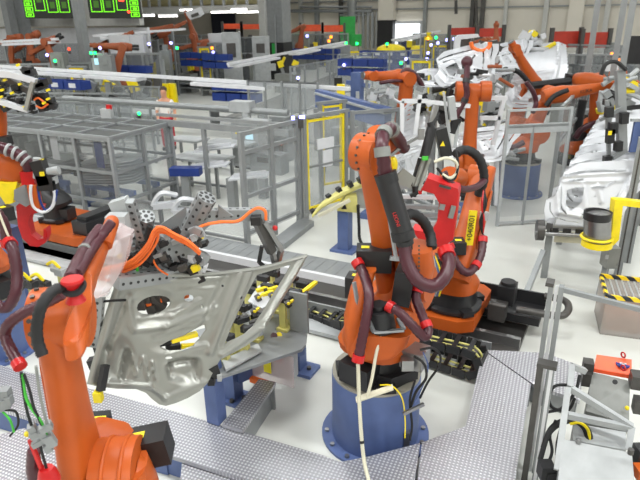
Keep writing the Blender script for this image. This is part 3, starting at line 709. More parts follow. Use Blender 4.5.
for u, v in ((152, 306), (163, 303), (190, 298)): bx.box(onplane(u, v, -.08), (.03, .03, .03), axes((1, 0, .3)))
bx.build('sensor', 'cable', gr)
MB().tube([A(u, v, 3.68) for u, v in [(188, 250), (192, 235), (202, 226), (220, 222), (238, 221), (250, 212), (258, 208), (265, 211), (266, 220)]], .011, 6).build('orange_cable', 'cable', gr)
MB().tube([A(u, v, 3.5) for u, v in [(152, 250), (154, 262), (160, 270), (168, 275)]], .007, 6).build('orange_cable', 'cable', gr)
MB().tube([A(u, v, 3.3) for u, v in [(126, 300), (108, 301), (94, 303), (89, 310), (88, 322)]], .008, 6).build('sensor_cable', 'rubber', gr)
MB().tube([A(u, v, 3.5) for u, v in [(137, 266), (137, 274), (132, 280)]], .01, 6).build('green_cable', 'greencable', gr)
MB().tube([A(u, v, 3.5) for u, v in [(150, 226), (148, 238), (153, 250), (150, 262)]], .02, 8).build('black_hose', 'rubber', gr)
# clamp arm at right
MB().bar(A(257, 221, 3.9), A(272, 252, 4.0), .05, .06).build('clamp_arm', 'darksteel', gr, bevel=.006)
MB().bar(A(264, 222, 3.92), A(281, 250, 4.02), .035, .035).bar(A(281, 250, 4.02), A(277, 266, 4.05), .035, .035).bar(A(272, 252, 4), A(277, 270, 4.03), .045, .03).build('clamp_lever', 'steel', gr, bevel=.005)
MB().bar(A(262, 246, 4.0), A(259, 262, 4.0), .03, .03).bar(A(259, 262, 4.0), A(266, 268, 4.02), .035, .03).box(A(268, 270, 4.02), (.09, .05, .05)).box(A(256, 220, 3.9), (.07, .07, .06)).build('clamp_jaw', 'black', gr)
MB().ball(A(275, 228, 3.95), .02).build('knob', 'red', gr)
# ---------- door panel held by the gripper ----------
OUT = [(116, 280), (121, 280), (128, 284), (138, 281), (150, 276), (168, 275.5), (190, 275.5), (210, 274), (235, 270.5), (255, 268), (268, 266), (285, 261), (307, 255), (303, 264), (294, 280), (284, 297), (274, 313), (265, 327), (257, 338), (246, 346), (233, 353), (220, 360), (214, 370), (208, 382), (200, 391), (188, 398), (176, 403), (166, 406), (159, 404.5), (152, 399), (146, 393), (136, 389), (118, 389), (100, 387), (87, 384), (91, 366), (97, 345), (104, 318)]
HO = [[(257, 275), (270, 271), (291, 264.5), (284, 277), (274, 293), (263, 311), (253, 326), (244, 334), (232, 340), (224, 343), (229, 331), (238, 312), (248, 292)],
      [(155+17*math.cos(t_*PI/8), 306+9*math.sin(t_*PI/8)-3*math.cos(t_*PI/8)) for t_ in range(16)],
      [(189.5+5*math.cos(t_*PI/4), 298.5+3.6*math.sin(t_*PI/4)) for t_ in range(8)],
      [(160, 347), (170, 342), (186, 336), (200, 327), (205, 325), (206, 330), (200, 340), (194, 346), (182, 350), (170, 351)],
      [(169+4*math.cos(t_*PI/3), 358+1.6*math.sin(t_*PI/3)) for t_ in range(6)], [(222, 285), (224, 285), (224, 287), (222, 287)], [(201, 305), (203, 305), (203, 308), (201, 308)], [(240, 296), (242, 296), (241, 299), (239, 299)]]
RID = [((240, 272), (210, 352), 5, .022), ((226, 274), (196, 340), 3, -.012), ((250, 272), (222, 345), 3, .015), ((303, 258), (262, 326), 3, .02), ((262, 326), (222, 355), 4, .02),
       ((118, 284), (92, 378), 5, .018), ((128, 296), (108, 352), 4, -.02), ((108, 352), (104, 380), 6, -.02), ((135, 330), (165, 327), 4, .016), ((165, 327), (215, 308), 4, .014), ((128, 300), (132, 326), 4, .014), ((140, 318), (172, 316), 3, .01), ((172, 316), (200, 300), 3, .01),
       ((130, 283), (225, 277), 3, .014), ((178, 288), (215, 284), 3, -.008), ((132, 355), (137, 375), 1.6, .014), ((137, 375), (143, 357), 1.6, .014), ((143, 357), (148, 378), 1.6, .014), ((148, 378), (152, 362), 1.6, .012), ((152, 362), (156, 380), 1.6, .012),
       ((128, 352), (122, 380), 3, -.02), ((90, 382), (150, 386), 3, .012), ((150, 386), (166, 398), 3, .012), ((166, 398), (205, 382), 4, .012), ((172, 366), (196, 362), 4, -.025), ((196, 362), (198, 378), 3, -.02), ((172, 366), (172, 378), 3, -.02), ((155, 338), (205, 320), 3, .01), ((168, 354), (205, 345), 3, .012)]
def relief(u, v):
    h_ = 0
    for (ax_, ay), (bx_, by), w_, k_ in RID:
        dx, dy = bx_-ax_, by-ay; t_ = max(0, min(1, ((u-ax_)*dx+(v-ay)*dy)/(dx*dx+dy*dy))); q2 = (u-ax_-dx*t_)**2+(v-ay-dy*t_)**2
        h_ += k_*math.exp(-q2/(w_*w_*.55))
    for cx, cy, rx, ry, k_ in ((155, 306, 24, 15, -.03), (118, 362, 14, 22, -.03), (178, 340, 30, 14, -.02), (184, 370, 16, 12, -.035), (190, 298, 14, 9, -.01)):
        h_ += k_*math.exp(-(((u-cx)/rx)**2+((v-cy)/ry)**2)**2)
    return h_
dp = T('car_door_panel', 'bare grey metal car door inner panel held by the foreground robot', 'door panel', onplane(170, 340))
MB().sheet(OUT, HO, lambda u, v: onplane(u, v, 1.35*relief(u, v)), -dn*.006, 2.0).build('inner_panel', 'doorgrey', dp, smooth=60)
MB().tube([onplane(116, 280, .01), onplane(160, 275.5, .012), onplane(210, 273.5, .012), onplane(262, 267, .012), onplane(306, 255.5, .01)], .014, 8).build('belt_rail', 'doorgrey', dp)
for u, v, w_ in ((96, 372, 1), ):
    t = T('clamp_finger', 'black clamp finger with yellow tip gripping the lower left door corner', 'clamp', onplane(98, 372, .03))
    MB().bar(onplane(104, 363, .04), onplane(99, 388, .05), .035, .05).build('finger', 'black', t, bevel=.005); MB().box(onplane(97, 394, .04), (.05, .05, .07)).build('tip', 'yellow', t, bevel=.005)
for u0, v0, u1, v1, lab in ((174, 343, 200, 336, 'upper yellow gripper finger seen through the door handle opening'), (184, 349, 204, 348, 'lower yellow gripper finger seen through the door handle opening')):
    t = T('clamp_finger', lab, 'clamp', onplane(u0, v0, -.08))
    MB().bar(onplane(u0, v0, -.06), onplane(u1, v1, -.06), .04, .03).build('finger', 'yellow', t, bevel=.004)
    MB().bar(onplane(u0-14, v0+4, -.1), onplane(u0, v0, -.08), .05, .05).build('actuator', 'black', t)
t = T('clamp_finger', 'black clamp gripping the lower right edge of the door panel over the blue post', 'clamp', onplane(216, 374, -.02))
MB().box(onplane(216, 372, -.03), (.07, .07, .1), axes((1, .3, .2))).box(onplane(213, 382, -.03), (.05, .06, .05)).build('finger', 'black', t, bevel=.006); MB().box(onplane(219, 377, .01), (.03, .03, .05)).build('tip', 'lightgrey', t)
# film sleeve
t = T('protective_film', 'crumpled clear plastic film wrapped around the gripper wrist', 'plastic film', A(112, 260, 3.25))
MB().loft([(A(114, 226, 3.25), V((.05, 0, 0)), V((0, .07, 0))), (A(112, 236, 3.22), V((.13, .01, .02)), V((0, .12, 0))), (A(108, 255, 3.2), V((.12, 0, -.02)), V((0, .13, 0))), (A(104, 275, 3.2), V((.1, 0, 0)), V((0, .12, 0))), (A(98, 292, 3.2), V((.07, 0, 0)), V((0, .1, 0)))], 9, 2).build('sleeve', 'film', t, smooth=10)
MB().bar(A(98, 262, 3.05), A(94, 276, 3.05), .05, .01).build('sticker', 'yellow', t)
# ---------- aluminium profile fences ----------
def fence(label, p, q, z1, posts=2, rails=(.15, 1), z0=0, pane='glass', w=.06, m='rail', group='aluminium safety fences', feet=True, railm=None):
    p = V((p.x, p.y, 0)); q = V((q.x, q.y, 0)); dv = (q-p).normalized(); n = dv.cross(UP)
    t = T('safety_fence', label, 'fence', p, group)
    ax = (dv, n, UP)
    for i in range(posts):
        c = p.lerp(q, i/max(1, posts-1)); MB().box(c+UP*(z0+z1)/2, (w, w, z1-z0), ax).build('post', m, t)
    b = MB()
    for z in rails: b.bar(p+UP*(z if z != 1 else z1-w/2), q+UP*(z if z != 1 else z1-w/2), w*.8, w*.8)
    b.build('rail', railm or m, t)
    if pane:
        for i in range(posts-1):
            a_ = p.lerp(q, i/(posts-1)); c_ = p.lerp(q, (i+1)/(posts-1)); L = (c_-a_).length-w
            MB().box((a_+c_)/2+UP*(max(z0, .15)+z1)/2, (L, .008, z1-max(z0, .15)-.05), ax).build('pane', pane, t)
    return t
# roofed cage, middle left
cr = G(122, 222); cr.z = 0
def cg(a_, c_, z=0): return cr+E1*a_+E2*c_+UP*z
Mc = frame(cr)
HT = 1.66; DP = 1.7
t = T('machine_enclosure', 'roofed aluminium enclosure with mesh panels in the middle left', 'enclosure', cr)
xs = [-7.6+i*.95 for i in range(9)]
for c_ in (0, DP):
    for a_ in xs: MB(Mc).box((a_, c_, HT/2), (.07, .07, HT)).build('post', 'rail' if a_ else 'alu', t)
MB(Mc).box((0, DP/2, HT/2), (.07, .07, HT)).build('post', 'rail', t)
b = MB(Mc)
for z in (.38, .98, HT-.04): b.box((-3.8, 0, z), (7.6, .06, .06)).box((-3.8, DP, z), (7.6, .06, .06)).box((0, DP/2, z), (.06, DP, .06))
b.build('rails', 'rail', t)
b = MB(Mc)
for a_ in xs: b.box((a_, DP/2, HT), (.06, DP, .05))
for c_ in (0, DP/3, DP*2/3, DP): b.box((-3.8, c_, HT), (7.6, .06, .05))
b.build('roof_frame', 'alu', t)
MB(Mc).box((-3.8, DP/2, HT-.01), (7.5, DP-.1, .006)).build('roof_mesh', 'mesh', t)
for i in range(8): MB(Mc).box((xs[i]+.475, 0, 1.0), (.88, .008, 1.25)).build('side_pane', 'cagepane', t)
for i in range(2): MB(Mc).box((0, DP/4+i*DP/2, 1.0), (.008, DP/2-.08, 1.2)).build('side_pane', 'glass', t)
for i, (a_, z, m_) in enumerate(((-1.55, 1.35, 'white'), (-3.0, 1.15, 'white'), (-.35, 1.3, 'navy'), (-5.2, 1.3, 'lightgrey'))): MB(Mc).box((a_, .02, z), (.2 if i != 1 else .45, .012, .5 if i != 1 else .38)).build('notice_sheet', m_, t)
# stacks of panels on racks in the cage
ST = [(60, 150)]
def flat_panel(label, group, M, w, d, z):
    o = [(-w/2, -d/2), (-w/2+.1, -d*.5-.04), (w/2-.15, -d/2), (w/2, -d/4), (w*.46, d/2), (-w*.4, d/2), (-w/2, d*.2)]
    b = MB(M); b.sheet(o, [[(-.15, -.1), (.1, -.12), (.12, .1), (-.1, .1)]], lambda x, y: V((x, y, z+.05*math.sin(x*3)+.04*y)), (0, 0, .015))
    ob = b.build('door_panel', 'panelwhite', org=M @ V((0, 0, z)), smooth=60); return tag(ob, label, 'door panel', group)
for k_, (a_, c_, n_, nm) in enumerate(((-.75, .8, 9, 'right'), (-2.6, .8, 6, 'left'))):
    M = Mc @ Matrix.Translation((a_, c_-.0, 0))
    for i in range(n_): flat_panel(f'white door panel lying {ORD[i] if i else "at the bottom"} from below in the {nm} stack of the cage', 'white panel stacks in the cage', M, 1.25, .8, .58+i*.055)
    t = T('panel_rack', f'blue steel rack under the {nm} panel stack in the cage', 'rack', M @ V((0, 0, 0)), 'blue panel racks')
    b = MB(M).box((0, -.35, .47), (1.5, .07, .09)).box((0, .35, .47), (1.5, .07, .09)); b.build('beam', 'blue', t)
    for sx in (-.65, .65):
        for sy in (-.35, .35): MB(M).box((sx, sy, .22), (.09, .09, .44)).build('leg', 'blue', t)
    MB(M).bar((-.65, -.35, .1), (.65, -.35, .42), .05).build('brace', 'blue', t)
t = T('clamp_fixture', 'dark clamp fixture standing in the cage between the panel stacks', 'fixture', cg(-1.9, .9))
MB(Mc).box((-1.7, .7, .65), (.3, .2, .12)).box((-1.7, .7, .8), (.1, .1, .25)).box((-1.6, .65, .88), (.25, .08, .08)).build('clamp', 'black', t); MB(Mc).box((-1.7, .7, .3), (.15, .15, .6)).build('stand', 'blue', t)
for i, a_ in enumerate((-4.2, -5.6, -6.6)):
    t = T('control_cabinet', f'grey machine cabinet inside the roofed cage, {ORD[i]} from the panel stacks', 'cabinet', cg(a_, 1.3), 'machine cabinets in the cage')
    MB(Mc).box((a_, 1.3, .6), (.7, .5, 1.2)).build('housing', 'lightgrey', t, bevel=.01); MB(Mc).box((a_, 1.04, .9), (.3, .02, .25)).build('panel', 'screen' if i == 1 else 'darksteel', t)
t = T('assembly_unit', 'dark assembly machine with grey arms inside the roofed cage', 'machine', cg(-2.4, 2.2))
b = MB(Mc).box((-3.6, 1.0, .8), (1.5, .45, .16)).box((-3.3, .9, 1.0), (.3, .3, .3)).box((-4.0, 1.0, 1.05), (.4, .25, .35)); b.build('body', 'greybox', t, bevel=.02)
MB(Mc).box((-4.2, 1.0, .36), (.1, .4, .72)).box((-3.0, 1.0, .36), (.1, .4, .72)).build('legs', 'blue', t)
# low fence from the cage to the right and the angled open gate
F1 = G(248, 247)
fence('waist high silver fence line between the cage corner and the angled gate', cg(.1, -.02), F1, .55, 4, (.12, 1), pane='glass')
F2 = G(303, 222)
t = fence('angled silver fence wing with three rails beside the perforated gripper', F1, F1.lerp(F2, .93), 2.0, 3, (.25, .9, 1.65, 1), pane='glass', w=.08)
fence('silver fence behind the angled wing, short bay with open bottom', G(303, 222), G(322, 206), 1.95, 2, (.1, 1), pane='glass', w=.07)
t = T('step_plate', 'low silver step plate on the floor beside the angled fence wing', 'step', G(292, 232))
MB().prism([G(275, 243, .0), G(302, 222, .0), G(314, 226, .0), G(284, 250, .0)], (0, 0, .1)).build('plate', 'rail', t)
def yellowgate(label, p, q, z1, w=.07, inset=True):
    p = V((p.x, p.y, 0)); q = V((q.x, q.y, 0)); dv = (q-p).normalized(); n = dv.cross(UP); ax = (dv, n, UP); L = (q-p).length
    t = T('safety_gate', label, 'gate', p, 'yellow framed gates')
    MB().box(p-dv*.07+UP*z1/2, (.08, .08, z1), ax).build('post', 'rail', t); MB().box(q+dv*.07+UP*z1/2, (.08, .08, z1), ax).build('post', 'rail', t)
    MB().box((p+q)/2+UP*(z1+.03), (L+.3, .08, .06), ax).build('header', 'rail', t)
    b = MB()
    for s_ in (0, 1): b.box(p.lerp(q, s_)+UP*(z1/2+.08), (w*.6, .05, z1-.2), ax)
    for z in (.2, z1-.06): b.bar(p+UP*z, q+UP*z, .05, w*.6)
    b.build('door_frame', 'yellow' if True else '', t)
    b = MB().bar(p+UP*z1*.52, q+UP*z1*.52, .04, .04); b.build('mid_rail', 'rail', t)
    MB().box((p+q)/2+UP*(z1/2+.08), (L-.05, .006, z1-.3), ax).build('pane', 'glass', t)
    return t, (p+q)/2, ax
t, c_, ax = yellowgate('yellow framed gate with white notices beside the central robot elbow', G(309, 218), G(343, 208), 1.95)
MB().box(c_+UP*1.42, (.42, .03, .2), ax).build('notice', 'white', t); MB().box(c_+UP*1.12+ax[0]*.05, (.24, .03, .32), ax).build('notice', 'white', t)
yellowgate('smaller yellow framed gate standing behind the nearer yellow gate', G(324, 193), G(341, 190), 1.95)
fence('silver fence bay behind the elbow of the central robot', G(352, 205), G(396, 200), 1.95, 2, (.15, 1), w=.08)
# blue post stand with beige gripper fingers
s_ = G(345, 250)
t = T('fixture_stand', 'blue square stand with beige gripper plate left of the central robot', 'fixture', s_)
MB().box(s_+UP*.02, (.42, .34, .04), (E1, E2, UP)).build('foot_plate', 'blue', t); MB().box(s_+UP*.4, (.19, .19, .76), (E1, E2, UP)).build('column', 'blue', t)
y_ = s_.y
MB().prism([A(337, 211, y_-.15), A(346, 196, y_-.15), A(357, 196, y_-.15), A(358, 213, y_-.15)], (0, .2, 0)).build('bracket', 'clamp', t, bevel=.01)
MB().prism([A(341, 209, y_-.155), A(347, 209, y_-.155), A(345, 204, y_-.155)], (0, -.004, 0)).build('bracket_opening', 'black', t)
MB().loft([(A(312, 216, y_-.2), V((0, .03, 0)), V((0, 0, .03))), (A(322, 205, y_-.2), V((0, .06, 0)), V((0, 0, .05))), (A(340, 193, y_-.1), V((0, .12, 0)), V((0, 0, .06))), (A(356, 186, y_), V((0, .12, 0)), V((0, 0, .05))), (A(368, 182, y_), V((0, .1, 0)), V((0, 0, .03)))], 12, 3).build('contour_arm', 'clamp', t)
MB().bar(A(318, 216, y_-.3), A(350, 200, y_-.25), .05, .05).build('lower_arm', 'beige', t)
for i, (u, v) in enumerate(((313, 212), (329, 197), (339, 190), (350, 184), (360, 180), (364, 182))): MB().box(A(u, v, y_-.15), (.07, .1, .09), axes((1, .4, .5))).build('gripper_pad', 'black', t)
MB().prism([A(352, 192, y_+.1), A(368, 186, y_+.1), A(376, 200, y_+.1), A(372, 209, y_+.1), A(358, 208, y_+.1)], (0, .25, 0)).build('valve_island', 'lightgrey', t, bevel=.02)
MB().tube([A(358, 205, y_-.2), A(359, 225, y_-.2), A(360, 240, y_-.25), A(367, 250, y_-.4)], .025, 6).build('cable', 'rubber', t)
t = T('floor_bracket', 'small blue floor bracket behind the central robot arm', 'bracket', G(372, 218)); MB().box(G(372, 218)+UP*.06, (.4, .25, .12), (E1, E2, UP)).box(G(372, 216)+UP*.2, (.15, .1, .3), (E1, E2, UP)).build('block', 'blue', t, bevel=.01)
# ---------- fixture table with blue legs ----------
zt = .82
fx = G(262, 362, .4); t = T('fixture_table', 'blue legged fixture table carrying pale green clamp posts behind the door panel', 'fixture table', V((-.75, 5.4, 0)))
tp = [A(320-18, 347, G(302, 347, zt).y), G(222, 376, zt), G(196, 330, zt), G(290, 308, zt), G(309, 318, zt), G(306, 343, zt)]
tp[0] = G(302, 349, zt)
MB().prism([V((q.x, q.y, zt-.03)) for q in tp], (0, 0, .03)).build('table_plate', 'rail', t)
L1_, L2_ = G(238, 400), G(302, 370)
for p in (L1_, L2_): MB().box(p+UP*.02, (.34, .26, .04), (E1, E2, UP)).build('foot_plate', 'blue', t); MB().box(p+UP*.4-E1*.05, (.14, .16, .74), (E1, E2, UP)).build('leg', 'blue', t)
dv = (L2_-L1_)
for z, q in ((.3, .0), (.7, 0)): MB().bar(L1_+UP*z, L2_+UP*z, .12, .13).build('crossbeam', 'blue', t)
b = MB()
for u, v in ((296, 371), (309, 369), (232, 402), (244, 399)): c_ = G(u, v, .04); b.cyl(c_, c_+UP*.03, .025)
b.build('anchor_bolts', 'darksteel', t)
MB().prism([G(226, 372, zt+.02), G(262, 352, zt+.02), G(258, 345, zt+.02), G(222, 362, zt+.02)], (0, 0, .02)).build('edge_strip', 'lightgrey', t)
random.seed(5)
for i, (u, v, hh) in enumerate(((232, 352, .34), (240, 342, .36), (266, 318, .34), (278, 312, .3), (246, 352, .22), (256, 340, .24), (290, 306, .3), (220, 352, .3), (284, 330, .32), (293, 324, .34), (250, 318, .3), (262, 305, .3), (272, 298, .28), (236, 330, .3), (300, 312, .3), (226, 362, .25))):
    c_ = G(u, v, zt); MB().box(c_+UP*hh/2, (.07, .05, hh), (E1, E2, UP)).box(c_+UP*.02, (.12, .1, .03), (E1, E2, UP)).build('clamp_post', 'clamp', t, bevel=.004)
    MB().box(c_+UP*(hh+.03)+E1*.04, (.13, .06, .06), (E1, E2, UP)).build('clamp_head', 'black', t)
for (u0, v0, u1, v1, z) in ((302, 293, 316, 282, 1.18), (284, 300, 300, 295, 1.2), (268, 290, 278, 287, 1.2)):
    MB().bar(G(u0, v0, z), G(u1, v1, z), .04, .03).build('clamp_lever', 'yellow' if u0 != 284 else 'black', t)
MB().box(G(295, 297, 1.14), (.26, .1, .08), axes((1, -.2, .1))).cyl(G(285, 298, 1.15), G(300, 293, 1.15), .05).build('cylinder', 'black', t, bevel=.01)
MB().box(G(299, 312, 1.05), (.2, .03, .42), (E1, E2, UP)).build('side_plate', 'rail', t)
pw = [(248, 302), (258, 287), (268, 283), (288, 296), (282, 301), (262, 309)]
MB().prism([G(u, v, 1.16) for u, v in pw], (0, 0, .012)).build('sheet_part', 'panelwhite', t)
MB().bar(G(236, 318, 1.1), G(295, 297, 1.1), .06, .05).build('crossbar', 'panelwhite', t, bevel=.01); MB().prism([G(u, v, 1.12) for u, v in ((240, 312), (252, 303), (262, 306), (250, 316))], (0, 0, .012)).build('sheet_part', 'panelwhite', t); MB().bar(G(228, 344, 1.05), G(262, 332, 1.05), .05, .04).build('crossbar', 'rail', t, bevel=.008)
for u, v in ((272, 296), (281, 292), (288, 304), (258, 298), (254, 312)): MB().box(G(u, v, 1.2), (.05, .05, .06), axes((1, .6, .4))).build('toggle_clamp', 'black' if u % 2 else 'darksteel', t); MB().bar(G(u, v, 1.22), G(u+5, v-4, 1.22), .02, .02).build('clamp_lever', 'yellow', t)
for u, v, m_ in ((262, 290, 'yellow'), (268, 294, 'yellow'), (246, 308, 'black'), (243, 320, 'black'), (250, 328, 'black'), (256, 322, 'darksteel'), (270, 290, 'black')):
    MB().box(G(u, v, 1.18), (.12, .04, .05), axes((1, .5, .1))).build('toggle_clamp', m_, t)
for u, v in ((274, 336), (235, 364)): MB().cyl(G(u, v, zt+.002), G(u, v, zt+.01), .035).build('marker_spot', 'maroon', t)
MB().cyl(G(279, 335, zt+.002), G(279, 335, zt+.01), .03).build('marker_spot', 'yellow', t)
t = T('valve_cabinet', 'film covered valve cabinet with red label under the fixture table', 'cabinet', G(275, 370, .3))
cq = (L1_*.38+L2_*.62)-E2*.26-UP*.04
MB().box(cq+UP*.5, (.72, .14, .3), (E1, E2, UP)).build('housing', 'lightgrey', t, bevel=.01); MB().box(cq+UP*.57+E1*.13-E2*.075, (.26, .008, .06), (E1, E2, UP)).build('red_label', 'red', t)
MB().box(cq+UP*.47+E1*.1-E2*.105, (.085, .008, .13), (E1, E2, UP)).build('yellow_tag', 'yellowlabel', t)
MB().box(cq+UP*.48-E2*.09, (.8, .012, .36), (E1, E2, UP)).build('film_cover', 'film', t)
MB().bar(cq+UP*.28-E1*.1-E2*.12, cq+UP*.27+E1*.15-E2*.12, .06, .05).build('orange_connector', 'cable', t)
t = T('blue_post', 'short blue square post standing on the walkway under the door panel', 'post', G(217, 421, .26))
q = G(217, 420, .26); MB().box(V((q.x, q.y, .26+.33)), (.13, .13, .66), (E1, E2, UP)).build('column', 'blue', t); MB().box(V((q.x, q.y, .95)), (.1, .1, .07), (E1, E2, UP)).build('head', 'black', t)
# fixture with pale green posts at the left rail
for i, (u, v, hh, lab) in enumerate(((38, 300, .42, 'pale green clamp post with yellow hose beside the left pedestal'), (50, 296, .36, 'second clamp post right of the pale green one beside the left rail'), (66, 285, .4, 'clamp post with grey head in front of the left rail carriage'))):
    c_ = G(u, v+14); t = T('clamp_post', lab, 'clamp post', c_, 'clamp posts at the left rail')
    MB().box(c_+UP*hh/2, (.09, .07, hh), (E1, E2, UP)).build('post', 'clamp' if i != 1 else 'beige', t)
    MB().box(c_+UP*(hh+.03), (.16, .1, .1), (E1, E2, UP)).cyl(c_+UP*(hh+.05)-E1*.15, c_+UP*(hh+.05), .05).build('clamp_head', 'black' if i != 2 else 'lightgrey', t)
    MB().tube([c_+UP*(hh+.1)-E1*.25, c_+UP*(hh+.16)-E1*.12, c_+UP*(hh+.08)], .025, 6).build('air_hose', 'yellow', t)
    MB().box(c_+UP*.1+E1*.15, (.2, .25, .2), (E1, E2, UP)).build('base_box', 'lightgrey', t)
# ---------- door conveyor on the right ----------
cf = G(545, 240, .0); 
cd0 = A(583, 222, 7.95); zc = .96
DO = [(-.52, -.0), (-.46, -.05), (-.2, -.08), (.2, -.07), (.42, -.03), (.5, .1), (.62, .42), (.78, .62), (.85, .8), (.6, .92), (.2, .9), (-.2, .86), (-.38, .72), (-.44, .4), (-.56, .3), (-.56, .14)]
DH = [[(-.3, .45), (-.2, .5), (-.08, .5), (-.06, .3), (-.2, .16), (-.28, .25)], [(.02+.07*math.cos(a*PI/5), .08+.055*math.sin(a*PI/5)) for a in range(10)], [(.18+.02*math.cos(a*PI/3), .27+.02*math.sin(a*PI/3)) for a in range(6)], [(.1+.018*math.cos(a*PI/3), .38+.018*math.sin(a*PI/3)) for a in range(6)]]
def shade_slot(pts, w):
    L = []; R_ = []
    for i, (x, y) in enumerate(pts):
        x0, y0 = pts[max(0, i-1)]; x1, y1 = pts[min(len(pts)-1, i+1)]; d = math.hypot(x1-x0, y1-y0); nx, ny = -(y1-y0)/d*w/2, (x1-x0)/d*w/2
        L.append((x+nx, y+ny)); R_.append((x-nx, y-ny))
    return L+R_[::-1]
DH += [shade_slot([(-.36, .66), (-.1, .74), (.2, .76), (.45, .76)], .045), shade_slot([(-.5, .27), (-.48, .15), (-.4, .05), (-.2, .0), (-.06, -.01)], .014), shade_slot([(.12, -.01), (.3, .0), (.4, .06), (.45, .16)], .014), shade_slot([(-.39, .5), (-.36, .3), (-.33, .18), (-.25, .1)], .016), shade_slot([(.3, .2), (.42, .45), (.5, .68)], .03), shade_slot([(.55, .45), (.68, .68), (.72, .84)], .02), shade_slot([(.02, .5), (.2, .52), (.32, .6)], .03), shade_slot([(-.3, .58), (-.1, .62)], .03)]  # added cuts: dark gaps behind them stand in for shaded contour lines
def drel(x, y):
    h_ = 0
    for a_, b_, w_, k_ in (((-.46, .5), (-.36, .12), .03, .05), ((-.36, .12), (.3, .03), .03, .05), ((.38, .05), (.52, .5), .03, .06), ((.52, .5), (.6, .85), .03, .06), ((-.4, .65), (.5, .75), .025, .03), ((-.1, .55), (.0, .2), .03, .03), ((-.41, .5), (-.3, .17), .026, .04), ((-.3, .17), (.28, .1), .026, .03), ((.1, .55), (.2, .3), .02, .03), ((-.35, .58), (.4, .62), .02, .03)):
        dx, dy = b_[0]-a_[0], b_[1]-a_[1]; t_ = max(0, min(1, ((x-a_[0])*dx+(y-a_[1])*dy)/(dx*dx+dy*dy))); h_ += k_*math.exp(-((x-a_[0]-dx*t_)**2+(y-a_[1]-dy*t_)**2)/(w_*w_))
    return h_
CE1 = V((math.cos(R(-12)), math.sin(R(-12)), 0)); CD = (G(600, 128, zc)-G(552, 215, zc)); CD.z = 0; CL = CD.length; CD = CD.normalized()
up_ = (UP*.93+CD*.36).normalized(); nn_ = CE1.cross(up_).normalized()
def make_door(org, x_=CE1, y_=up_, s=1.0, m='panelwhite'):
    n_ = V(x_).cross(V(y_)).normalized(); b = MB().sheet(DO, DH, lambda x, y: org+V(x_)*x*s+V(y_)*y*s-n_*drel(x, y)*-.85*s, n_*.006, .026)
    return b.build('door_inner_panel', m, org=org, smooth=60)
d0 = make_door(cd0)
tag(d0, 'nearest white door inner panel on the right conveyor, facing the camera', 'door panel', 'door panels on the right conveyor')
ND = 12
for i in range(1, ND):
    c_ = d0.copy(); C.objects.link(c_); c_.location = d0.location+CD*(CL*i/(ND-1)); ORG[c_.name] = c_.location
    c_['label'] = f'white door inner panel on the right conveyor, {ORD[i]} in the row from the front' if i < ND-1 else 'white door inner panel on the right conveyor, furthest of the row'
t = T('door_conveyor', 'steel conveyor stand with rollers carrying the row of white door panels', 'conveyor', G(560, 262))
base = V((cd0.x, cd0.y, 0))-CE1*0
for sx in (-.42, .45):
    MB().bar(base+CE1*sx-CD*.25+UP*.86, base+CE1*sx+CD*(CL+.4)+UP*.86, .09, .1).build('side_rail', 'steel', t)
b = MB()
for i in range(8): b.bar(base-CE1*.5+CD*(i*.75-.2)+UP*.84, base+CE1*.5+CD*(i*.75-.2)+UP*.84, .06, .06)
b.build('cross_rails', 'steel', t)
for sx, sl in ((-.42, .0), (.42, .0)):
    for dd in (-.1, 1.4, 3.2, 4.6): MB().box(base+CE1*sx+CD*dd+UP*.41, (.09, .09, .82), (CE1, CD, UP)).build('leg', 'rail', t)
MB().bar(base-CE1*.45-CD*.3+UP*.5, base-CE1*.55-CD*.75+UP*.02, .07, .07).build('strut', 'rail', t); MB().bar(base+CE1*.42-CD*.3+UP*.6, base+CE1*.4-CD*.7+UP*.03, .07, .07).build('strut', 'rail', t)
MB().cyl(base-CE1*.6-CD*.2+UP*.78, base-CE1*.5-CD*.2+UP*.78, .15, None, 22).build('hand_wheel', 'darksteel', t)
MB().cyl(base-CE1*.6-CD*.25+UP*.75, base+CE1*.5-CD*.25+UP*.75, .03, None, 10).build('drive_shaft', 'steel', t)
b = MB()
for i in range(5): b.box(base+CE1*(-.35+i*.17)-CD*.2+UP*.8, (.11, .12, .07), (CE1, CD, UP))
b.build('clamp_blocks', 'black', t); MB().box(base-CE1*.1-CD*.1+UP*.66, (.5, .05, .16), (CE1, CD, UP)).build('cross_plate', 'beige', t)
# yellow bracket with steel bin
yb = 7.05
t = T('steel_bin', 'steel cylinder bin with black rim held in the yellow bracket ring', 'bin', A(597, 240, yb))
MB().cyl(A(597, 243, yb), A(597.5, 214, yb), .165, None, 26).build('cylinder', 'steel', t)
MB().lathe(A(597.5, 216, yb), [(.168, -.04), (.172, .06), (.15, .06), (.14, -.03)], 26).build('rim', 'black', t)
t = T('yellow_bracket', 'bright yellow angled bracket with ring around the steel bin', 'bracket', A(612, 243, yb))
MB().ring(A(596.5, 237, yb), (0, 0, 1), .185, .018, 28).build('ring', 'yellow', t); MB().lathe(A(597, 242, yb), [(.19, -.05), (.19, .03), (.172, .03), (.172, -.05)], 28).build('holder', 'yellow', t)
MB().prism([A(u, v, yb+.05) for u, v in ((597, 247), (611, 248), (619, 240), (623, 206), (650, 209), (650, 203), (624, 200), (615, 200), (612, 232), (605, 236))], (0, .12, 0)).build('arm_plate', 'yellow', t, bevel=.01)
t = T('gear_motor', 'blue grey gear motor under the yellow bracket', 'motor', A(610, 258, yb+.3))
MB().box(A(610, 256, yb+.35), (.16, .2, .3), X_).cyl(A(610, 262, yb+.35), A(618, 263, yb+.3), .07).build('motor_body', 'greybox', t, bevel=.01); MB().box(A(607, 257, yb+.24), (.04, .01, .06)).build('plate', 'lightgrey', t)
